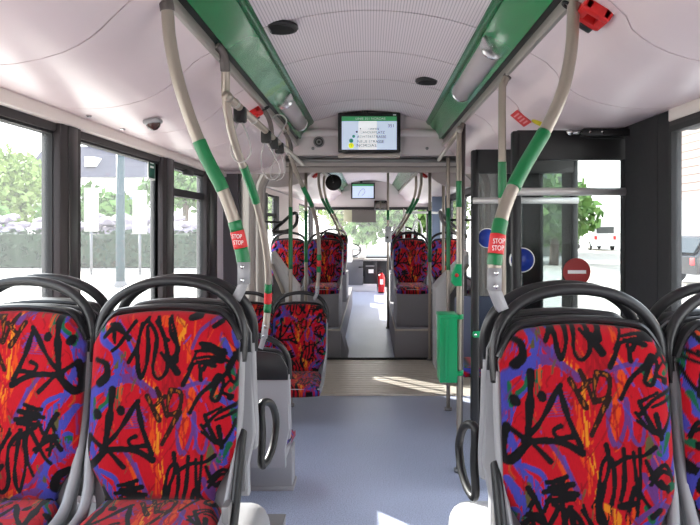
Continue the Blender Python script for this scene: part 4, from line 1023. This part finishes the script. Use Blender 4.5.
m = MB(); m.box(a.x + .05, b.x - .02, 14.99, 15.3, 0, .14, bev=.01); m.build('vent_grille', black_m, t)
m = MB(); m.box(a.x - .04, b.x + .25, 14.96, 15.34, b.z, b.z + .05, bev=.015); m.build('counter_top', alu, t)
m = MB(); m.box(-1.2, 1.15, 15.35, 16.28, .3, .80, dark_m, bev=.06); tag(m.build('dashboard', dark_m), 'dark dashboard beneath the windscreen', 'dashboard')
a, b = P(344, 258, 14.4), P(352, 238, 14.4); m = MB(); m.box(a.x, b.x, 14.4, 14.7, a.z - .1, b.z, bev=.02); tag(m.build('ticket_machine', white_m), 'pale ticket machine housing above the cab door', 'ticket machine')
a, b = P(358, 258, 15.2), P(366, 246, 15.2); m = MB(); m.box(a.x, b.x, 15.2, 15.4, a.z - .05, b.z, bev=.02); tag(m.build('cash_desk', white_m), 'white cash unit on the counter before the windscreen', 'cash unit')
c = P(352, 250, 15.0); t = T('steering_wheel', 'dark steering wheel behind the pale ticket machine', 'steering wheel', c)
m = MB(); m.sweep([c + Vector((.2 * math.cos(q), .1 * math.sin(q), .14 * math.sin(q))) for q in np.linspace(0, 2 * PI, 16, endpoint=False)], .016, None, 8, 3, closed=True); m.build('rim', black_m, t)
m = MB(); m.cyl(c - Vector((.19, 0, 0)), c + Vector((.19, 0, 0)), .014); m.build('spoke', black_m, t)
m = MB(); m.cyl(c, c + Vector((0, .3, -.35)), .03); m.build('column_shaft', black_m, t)
# extinguisher
c = P(381.5, 293, 14.6); c.z = max(c.z, .0); b = P(381.5, 274, 14.6)
t = T('fire_extinguisher', 'red fire extinguisher standing beside the black cabinet at the front', 'fire extinguisher', (c.x, 14.6, 0))
m = MB(); m.lathe([(.070, 0.02), (.078, .04), (.078, .36), (.06, .42), (.028, .45), (.024, .47)], (c.x, 14.6, 0), 'z'); m.build('cylinder', fext_m, t)
m = MB(); m.box(c.x - .02, c.x + .02, 14.57, 14.63, .46, .52, bev=.006); m.box(c.x - .05, c.x + .01, 14.59, 14.61, .52, .54); m.build('valve', black_m, t)
m = MB(); m.sweep([(c.x - .02, 14.57, .49), (c.x - .09, 14.56, .44), (c.x - .10, 14.56, .28), (c.x - .085, 14.56, .14)], .012, None, 8, 5); m.build('hose', black_m, t)
m = MB(); m.box(c.x - .035, c.x + .035, 14.516, 14.524, .2, .32); m.build('paper_label', white_m, t)
m = MB(); m.cyl((c.x, 14.6, 0), (c.x, 14.6, .025), .08); m.build('foot_ring', black_m, t)

# green sticker on window 2
t = T('window_sticker', 'small green sticker in the upper corner of a driver-side window', 'sticker', (XL - .01, 3.6, 1.8))
ya, yb = F * 1.245 / (VX - 151), F * 1.245 / (VX - 156.8); za, zb = EZ + 48 * 3.6 / F, EZ + 68 * 3.6 / F
m = MB(); m.box(XL - .016, XL - .013, ya - .01, yb + .01, za - .01, zb + .01, white_m); m.box(XL - .013, XL - .011, ya, yb, za, zb, mat('sticker green', (16, 84, 66), .5)); m.build('sticker_face', None, t)
for k in range(2): m = MB(); m.box(XL - .011, XL - .0105, ya + .02, yb - .02, zb - .03 - k * .025, zb - .018 - k * .025); m.build('lettering', white_m, t)

# ------------------------------------------------------------------ outside
ground_m = mat('road', (186, 180, 172), .9, vary=.08, vscale=.6)
m = MB(); m.box(-140, 140, -60, 160, -.45, -.40); st(m.build('ground', ground_m), 'sunlit road and pavement outside the bus', 'road')
leaf_m = mat('leaves', (96, 128, 66), .8, vary=.35, vscale=.6); leaf2 = mat('pale leaves', (128, 148, 84), .8, vary=.3, vscale=.7); hedge_m = mat('hedge green', (44, 62, 42), .9, vary=.3, vscale=1.2)
bark = mat('bark', (90, 74, 62), .9)
def leaf_cloud(rx, ry, rz, n, size, seed, box=False):
    r = random.Random(seed); m = MB()
    lobes = [(r.uniform(-.5, .5) * rx, r.uniform(-.5, .5) * ry, r.uniform(-.45, .5) * rz, r.uniform(.4, .62)) for _ in range(9)]
    for _ in range(n):
        if box: p = Vector((r.uniform(-rx, rx), r.uniform(-ry, ry), r.uniform(-rz, rz) + .1 * math.sin(_)))
        else:
            lx, ly, lz, s = r.choice(lobes); d = Vector((r.gauss(0, 1), r.gauss(0, 1), r.gauss(0, 1))).normalized() * (r.random() ** .35)
            p = Vector((lx + d.x * rx * s, ly + d.y * ry * s, lz + d.z * rz * s))
        a = Vector((r.gauss(0, 1), r.gauss(0, 1), r.gauss(0, 1))).normalized(); b = a.cross(Vector((r.gauss(0, 1), r.gauss(0, 1), r.gauss(0, 1)))).normalized()
        s = size * r.uniform(.6, 1.3); m.bm.faces.new([m.bm.verts.new(p + a * s), m.bm.verts.new(p + b * s * .6), m.bm.verts.new(p - a * s), m.bm.verts.new(p - b * s * .6)])
    return m
def make_tree(label, loc, rx, rz, h, seed, lm, n=2200):
    t = T('tree', label, 'tree', loc, 'trees outside the bus')
    m = leaf_cloud(rx, rx, rz, n, .28, seed); 
    o = m.build('crown', lm, t, origin=(0, 0, 0)); o.location = (0, 0, h)
    m = MB(); m.sweep([(0, 0, 0), (.05, 0, h * .5), (-.05, .1, h), (0, .1, h + rz * .4)], [.22] * 12 + [.1] * 7, None, 8, 6); m.build('trunk', bark, t, origin=(0, 0, 0))
    return t
ta = make_tree('tall pale tree seen through the big driver-side window', (-25.0, 46, -.4), 4.0, 3.7, 4.4, 1, leaf2, 3000)
tb = make_tree('yellow-green tree behind the hedge in the second driver-side window', (-17.2, 40, -.4), 3.0, 2.3, 2.6, 2, leaf_m, 2200)
dup(tb, (-13.0, 45, 1.2), 'yellow-green tree near the green window sticker, beyond the hedge', 'trees outside the bus')
dup(tb, (-24.4, 38.5, -.4), 'yellow-green tree over the rock bank in the big driver-side window', 'trees outside the bus', 1.1)
dup(ta, (-8.0, 62, -.4), 'tall tree in the narrow driver-side window', 'trees outside the bus', .7)
dup(ta, (-2.0, 44, -.4), 'leafy tree straight ahead beyond the windscreen, driver side', 'trees outside the bus', 2.)
dup(ta, (4.6, 47, -.4), 'leafy tree beyond the windscreen, door side', 'trees outside the bus', 2.6)
dup(tb, (1.6, 38, -.4), 'low bushy tree straight ahead beyond the windscreen', 'trees outside the bus', 2.6)
dup(tb, (8.9, 31, -.4), 'tree visible through the open door leaves', 'trees outside the bus', .4)
m = leaf_cloud(9.5, .8, .75, 5200, .16, 9, True); m.box(-9.4, 9.4, -.6, .6, -.8, .68); o = m.build('hedge', hedge_m, origin=(0, 0, 0)); o.location = (-15.5, 29.5, .45); tag(o, 'long clipped green hedge across the road on the driver side', 'hedge'); o['kind'] = 'thing'
r = random.Random(4)
m = MB()
for k in range(170):
    x, y, z = r.uniform(-26, -6), r.uniform(31.4, 32.6), r.uniform(0, 2.0); s = r.uniform(.25, .6); q = bmesh.ops.create_icosphere(m.bm, subdivisions=1, radius=s)
    for v in q['verts']: v.co = Vector((x, y + z * .5, z)) + Vector((v.co.x * 1.3, v.co.y, v.co.z * .6)) * r.uniform(.8, 1.15)
o = m.build('rubble', mat('grey violet rock', (148, 138, 150), .9, vary=.3, vscale=2)); tag(o, 'bank of grey-violet rocks rising behind the hedge', 'rocks'); o['kind'] = 'stuff'
t = T('house', 'pale house with dark roof behind the trees on the driver side', 'house', (-27, 64, -.4))
m = MB(); m.box(-32, -20.5, 60, 68, -.4, 6.0); m.build('wall', white_m, t)
m = MB(); m.prism([(59.4, 6.0), (64, 9.4), (68.6, 6.0)], 'x', -32.5, -20); m.build('roof', mat('slate', (70, 66, 78), .8), t)
m = MB(); m.box(-27, -26, 60.5, 62, 7.1, 8.0); m.build('dormer', white_m, t)
for k in range(3): m = MB(); m.box(-30.5 + k * 3.6, -29.3 + k * 3.6, 59.95, 60.0, 2.2, 4.2); m.build('window', mat('house glass', (120, 130, 140), .2), t)
t = T('lamp_post', 'teal street post standing outside the second driver-side window', 'post', (-7.8, 20, -.4))
m = MB(); m.cyl((-7.8, 20, -.4), (-7.8, 20, 4.1), .14, None, 16, .12); m.build('shaft', mat('teal paint', (28, 54, 62), .6), t)
m = MB(); m.lathe([(.2, 0), (.2, .12), (.15, .2)], (-7.8, 20, -.4)); m.build('base', dkgrey, t)
m = MB(); m.lathe([(.13, 0), (.15, .05), (.06, .16), (.001, .18)], (-7.8, 20, 4.1)); m.build('cap', dkgrey, t)
for (x, z0, z1, lab) in ((-10.9, 1.3, 3.0, 'white notice board farther from the teal post'), (-9.0, 1.2, 2.9, 'white notice board next to the teal post')):
    t = T('notice_board', lab, 'sign', (x, 25, -.4), 'white boards near the hedge')
    m = MB(); m.box(x - .28, x + .28, 25, 25.06, z0, z1, bev=.02); m.build('board', mat('board grey', (170, 168, 160), .7), t)
    m = MB(); m.cyl((x, 25.03, -.4), (x, 25.03, z0), .05); m.build('post', dkgrey, t)
t = T('apartment_block', 'grey-green apartment block seen through the tinted door glass', 'building', (11, 40, -.4))
m = MB(); m.box(9.4, 13.0, 40, 48, -.4, 14); m.build('wall', mat('block render', (120, 122, 112), .8), t)
for k in range(12): m = MB(); m.box(9.75 + (k % 3) * 1.1, 10.5 + (k % 3) * 1.1, 39.95, 40, 1.2 + (k // 3) * 2.8, 2.7 + (k // 3) * 2.8); m.build('window', mat('house glass', (120, 130, 140), .2), t)
# door side street
t = T('street_building', 'white building with pale cladding across the street on the door side', 'building', (24, 30, -.4))
m = MB(); m.box(20, 34, 8, 44, -.4, 3.2, white_m); m.build('wall', white_m, t)
m = MB()
for k in range(9): m.box(19.94, 34, 8, 44, 3.2 + k * .5, 3.66 + k * .5)
m.build('cladding', mat('pink cladding', (222, 196, 184), .8), t)
for k in range(4): m = MB(); m.box(19.95, 20, 12 + k * 8, 14.4 + k * 8, .9, 2.3); m.build('window', mat('house glass', (120, 130, 140), .2), t)
def car(label, loc, L, W, H, mm, rot, van=False, group=None):
    t = T('car' if not van else 'van', label, 'car' if not van else 'van', (0, 0, 0)); 
    m = MB()
    if van: prof = [(-L / 2, .35), (-L / 2, H * .95), (-L / 2 + .15, H), (L / 2 - 1.3, H), (L / 2 - .75, H * .62), (L / 2, H * .5), (L / 2, .35)]
    else: prof = [(-L / 2, .38), (-L / 2 - .02, H * .58), (-L / 2 + .12, H * .64), (-L / 2 + .5, H * .98), (-L / 2 + 1.0, H), (L * .06, H * .98), (L * .22, H * .66), (L / 2 - .2, H * .56), (L / 2, H * .42), (L / 2, .36)]
    m.prism(prof, 'y', -W / 2, W / 2, bev=.06, seg=3); m.build('body', mm, t)
    gl = mat('car glass', (44, 50, 54), .08)
    for s in (-1, 1):
        m = MB()
        if van: m.prism([(L / 2 - 1.9, H * .6), (L / 2 - 1.9, H * .9), (L / 2 - 1.32, H * .9), (L / 2 - .95, H * .62)], 'y', s * W / 2, s * (W / 2 + .012))
        else: m.prism([(-L / 2 + .45, H * .66), (-L / 2 + .68, H * .92), (L * .05, H * .92), (L * .17, H * .68)], 'y', s * W / 2, s * (W / 2 + .012))
        m.build('side_window', gl, t)
        m = MB(); m.box(-L / 2 - .03, -L / 2 + .06, s * W * .40 - .1, s * W * .40 + .1, H * .42, H * .56, bev=.02); m.build('tail_light', redl_m, t)
        for wx in (-L * .31, L * .31):
            m = MB(); m.lathe([(.2, s * W / 2 - .1 * s), (.33, s * W / 2 - .1 * s), (.34, s * (W / 2 - .03)), (.33, s * (W / 2 + .03)), (.2, s * (W / 2 + .035))], (wx, 0, .34), 'y'); wh = m.build('wheel', rubber, t)
            m = MB(); m.lathe([(.21, s * (W / 2 + .02)), (.19, s * (W / 2 + .045)), (.05, s * (W / 2 + .05)), (.001, s * (W / 2 + .05))], (wx, 0, .34), 'y'); m.build('hubcap', alu, wh)
    m = MB(); m.box(-L / 2 - .03, -L / 2 + .0, -W * .36, W * .36, H * .66, H * .9) if van else m.prism([(-L / 2 + .02, H * .66), (-L / 2 + .08, H * .66), (-L / 2 + .42, H * .94), (-L / 2 + .36, H * .94)], 'y', -W * .4, W * .4); m.build('rear_window', gl, t)
    t.location = loc; t.rotation_euler = (0, 0, rot)
    return t
car('dark estate car parked outside the door-side window', (12.1, 21.5, -.4), 4.4, 1.8, 1.62, mat('dark car paint', (30, 30, 34), .2, coat=.5), .28)
car('white van seen through the open door', (17.9, 51, -.4), 4.6, 1.8, 2.0, mat('van paint', (214, 216, 220), .4), PI / 2, True)

# lettering becomes plain meshes
bpy.context.view_layer.update(); dg = bpy.context.evaluated_depsgraph_get()
for o in [o for o in bpy.data.objects if o.type == 'FONT']:
    me = bpy.data.meshes.new_from_object(o.evaluated_get(dg)); n = o.name
    q = bpy.data.objects.new('tmp', me); COL.objects.link(q); q.parent = o.parent; q.location = o.location; q.rotation_euler = o.rotation_euler; q.scale = o.scale
    bpy.data.objects.remove(o); q.name = n
# ------------------------------------------------------------------ light
wd = bpy.data.worlds.new('World'); scn.world = wd; wd.use_nodes = True
nt = wd.node_tree; bg = nt.nodes['Background']
tc = nt.nodes.new('ShaderNodeTexCoord'); sp = nt.nodes.new('ShaderNodeSeparateXYZ'); rp = nt.nodes.new('ShaderNodeValToRGB')
rp.color_ramp.elements[0].position = .0; rp.color_ramp.elements[0].color = (1.0, .96, .92, 1)
rp.color_ramp.elements[1].position = .7; rp.color_ramp.elements[1].color = (.78, .88, 1.0, 1)
nt.links.new(tc.outputs['Generated'], sp.inputs[0]); nt.links.new(sp.outputs['Z'], rp.inputs[0]); nt.links.new(rp.outputs[0], bg.inputs[0])
bg.inputs[1].default_value = 4.4
sd = bpy.data.lights.new('sun', 'SUN'); sd.energy = 20; sd.angle = .009; sd.color = (1, .95, .86)
so = bpy.data.objects.new('sun', sd); COL.objects.link(so); so.rotation_euler = Vector((1.5, -1.47, -1.05)).to_track_quat('-Z', 'Y').to_euler()

# ------------------------------------------------------------------ camera
cd = bpy.data.cameras.new('camera'); cam = bpy.data.objects.new('camera', cd); COL.objects.link(cam)
cam.location = (0, 0, EZ); cam.rotation_euler = (PI / 2, 0, 0); cd.lens = F / 700 * 36; cd.sensor_width = 36; cd.sensor_fit = 'HORIZONTAL'
cd.shift_x = -(VX - 350) / 700; cd.shift_y = (VY - 262.5) / 700; cd.clip_start = .02; cd.clip_end = 500
scn.camera = cam
scn.view_settings.view_transform = 'Standard'; scn.view_settings.look = 'None'; scn.view_settings.gamma = 1; scn.view_settings.exposure = 0.22
try: scn.view_settings.use_curve_mapping = False
except Exception: pass
scn.cycles.use_denoising = True; scn.cycles.transmission_bounces = 8; scn.cycles.max_bounces = 14; scn.cycles.diffuse_bounces = 10; scn.cycles.transparent_max_bounces = 16
scn.cycles.caustics_reflective = False; scn.cycles.caustics_refractive = False; scn.cycles.sample_clamp_indirect = 12
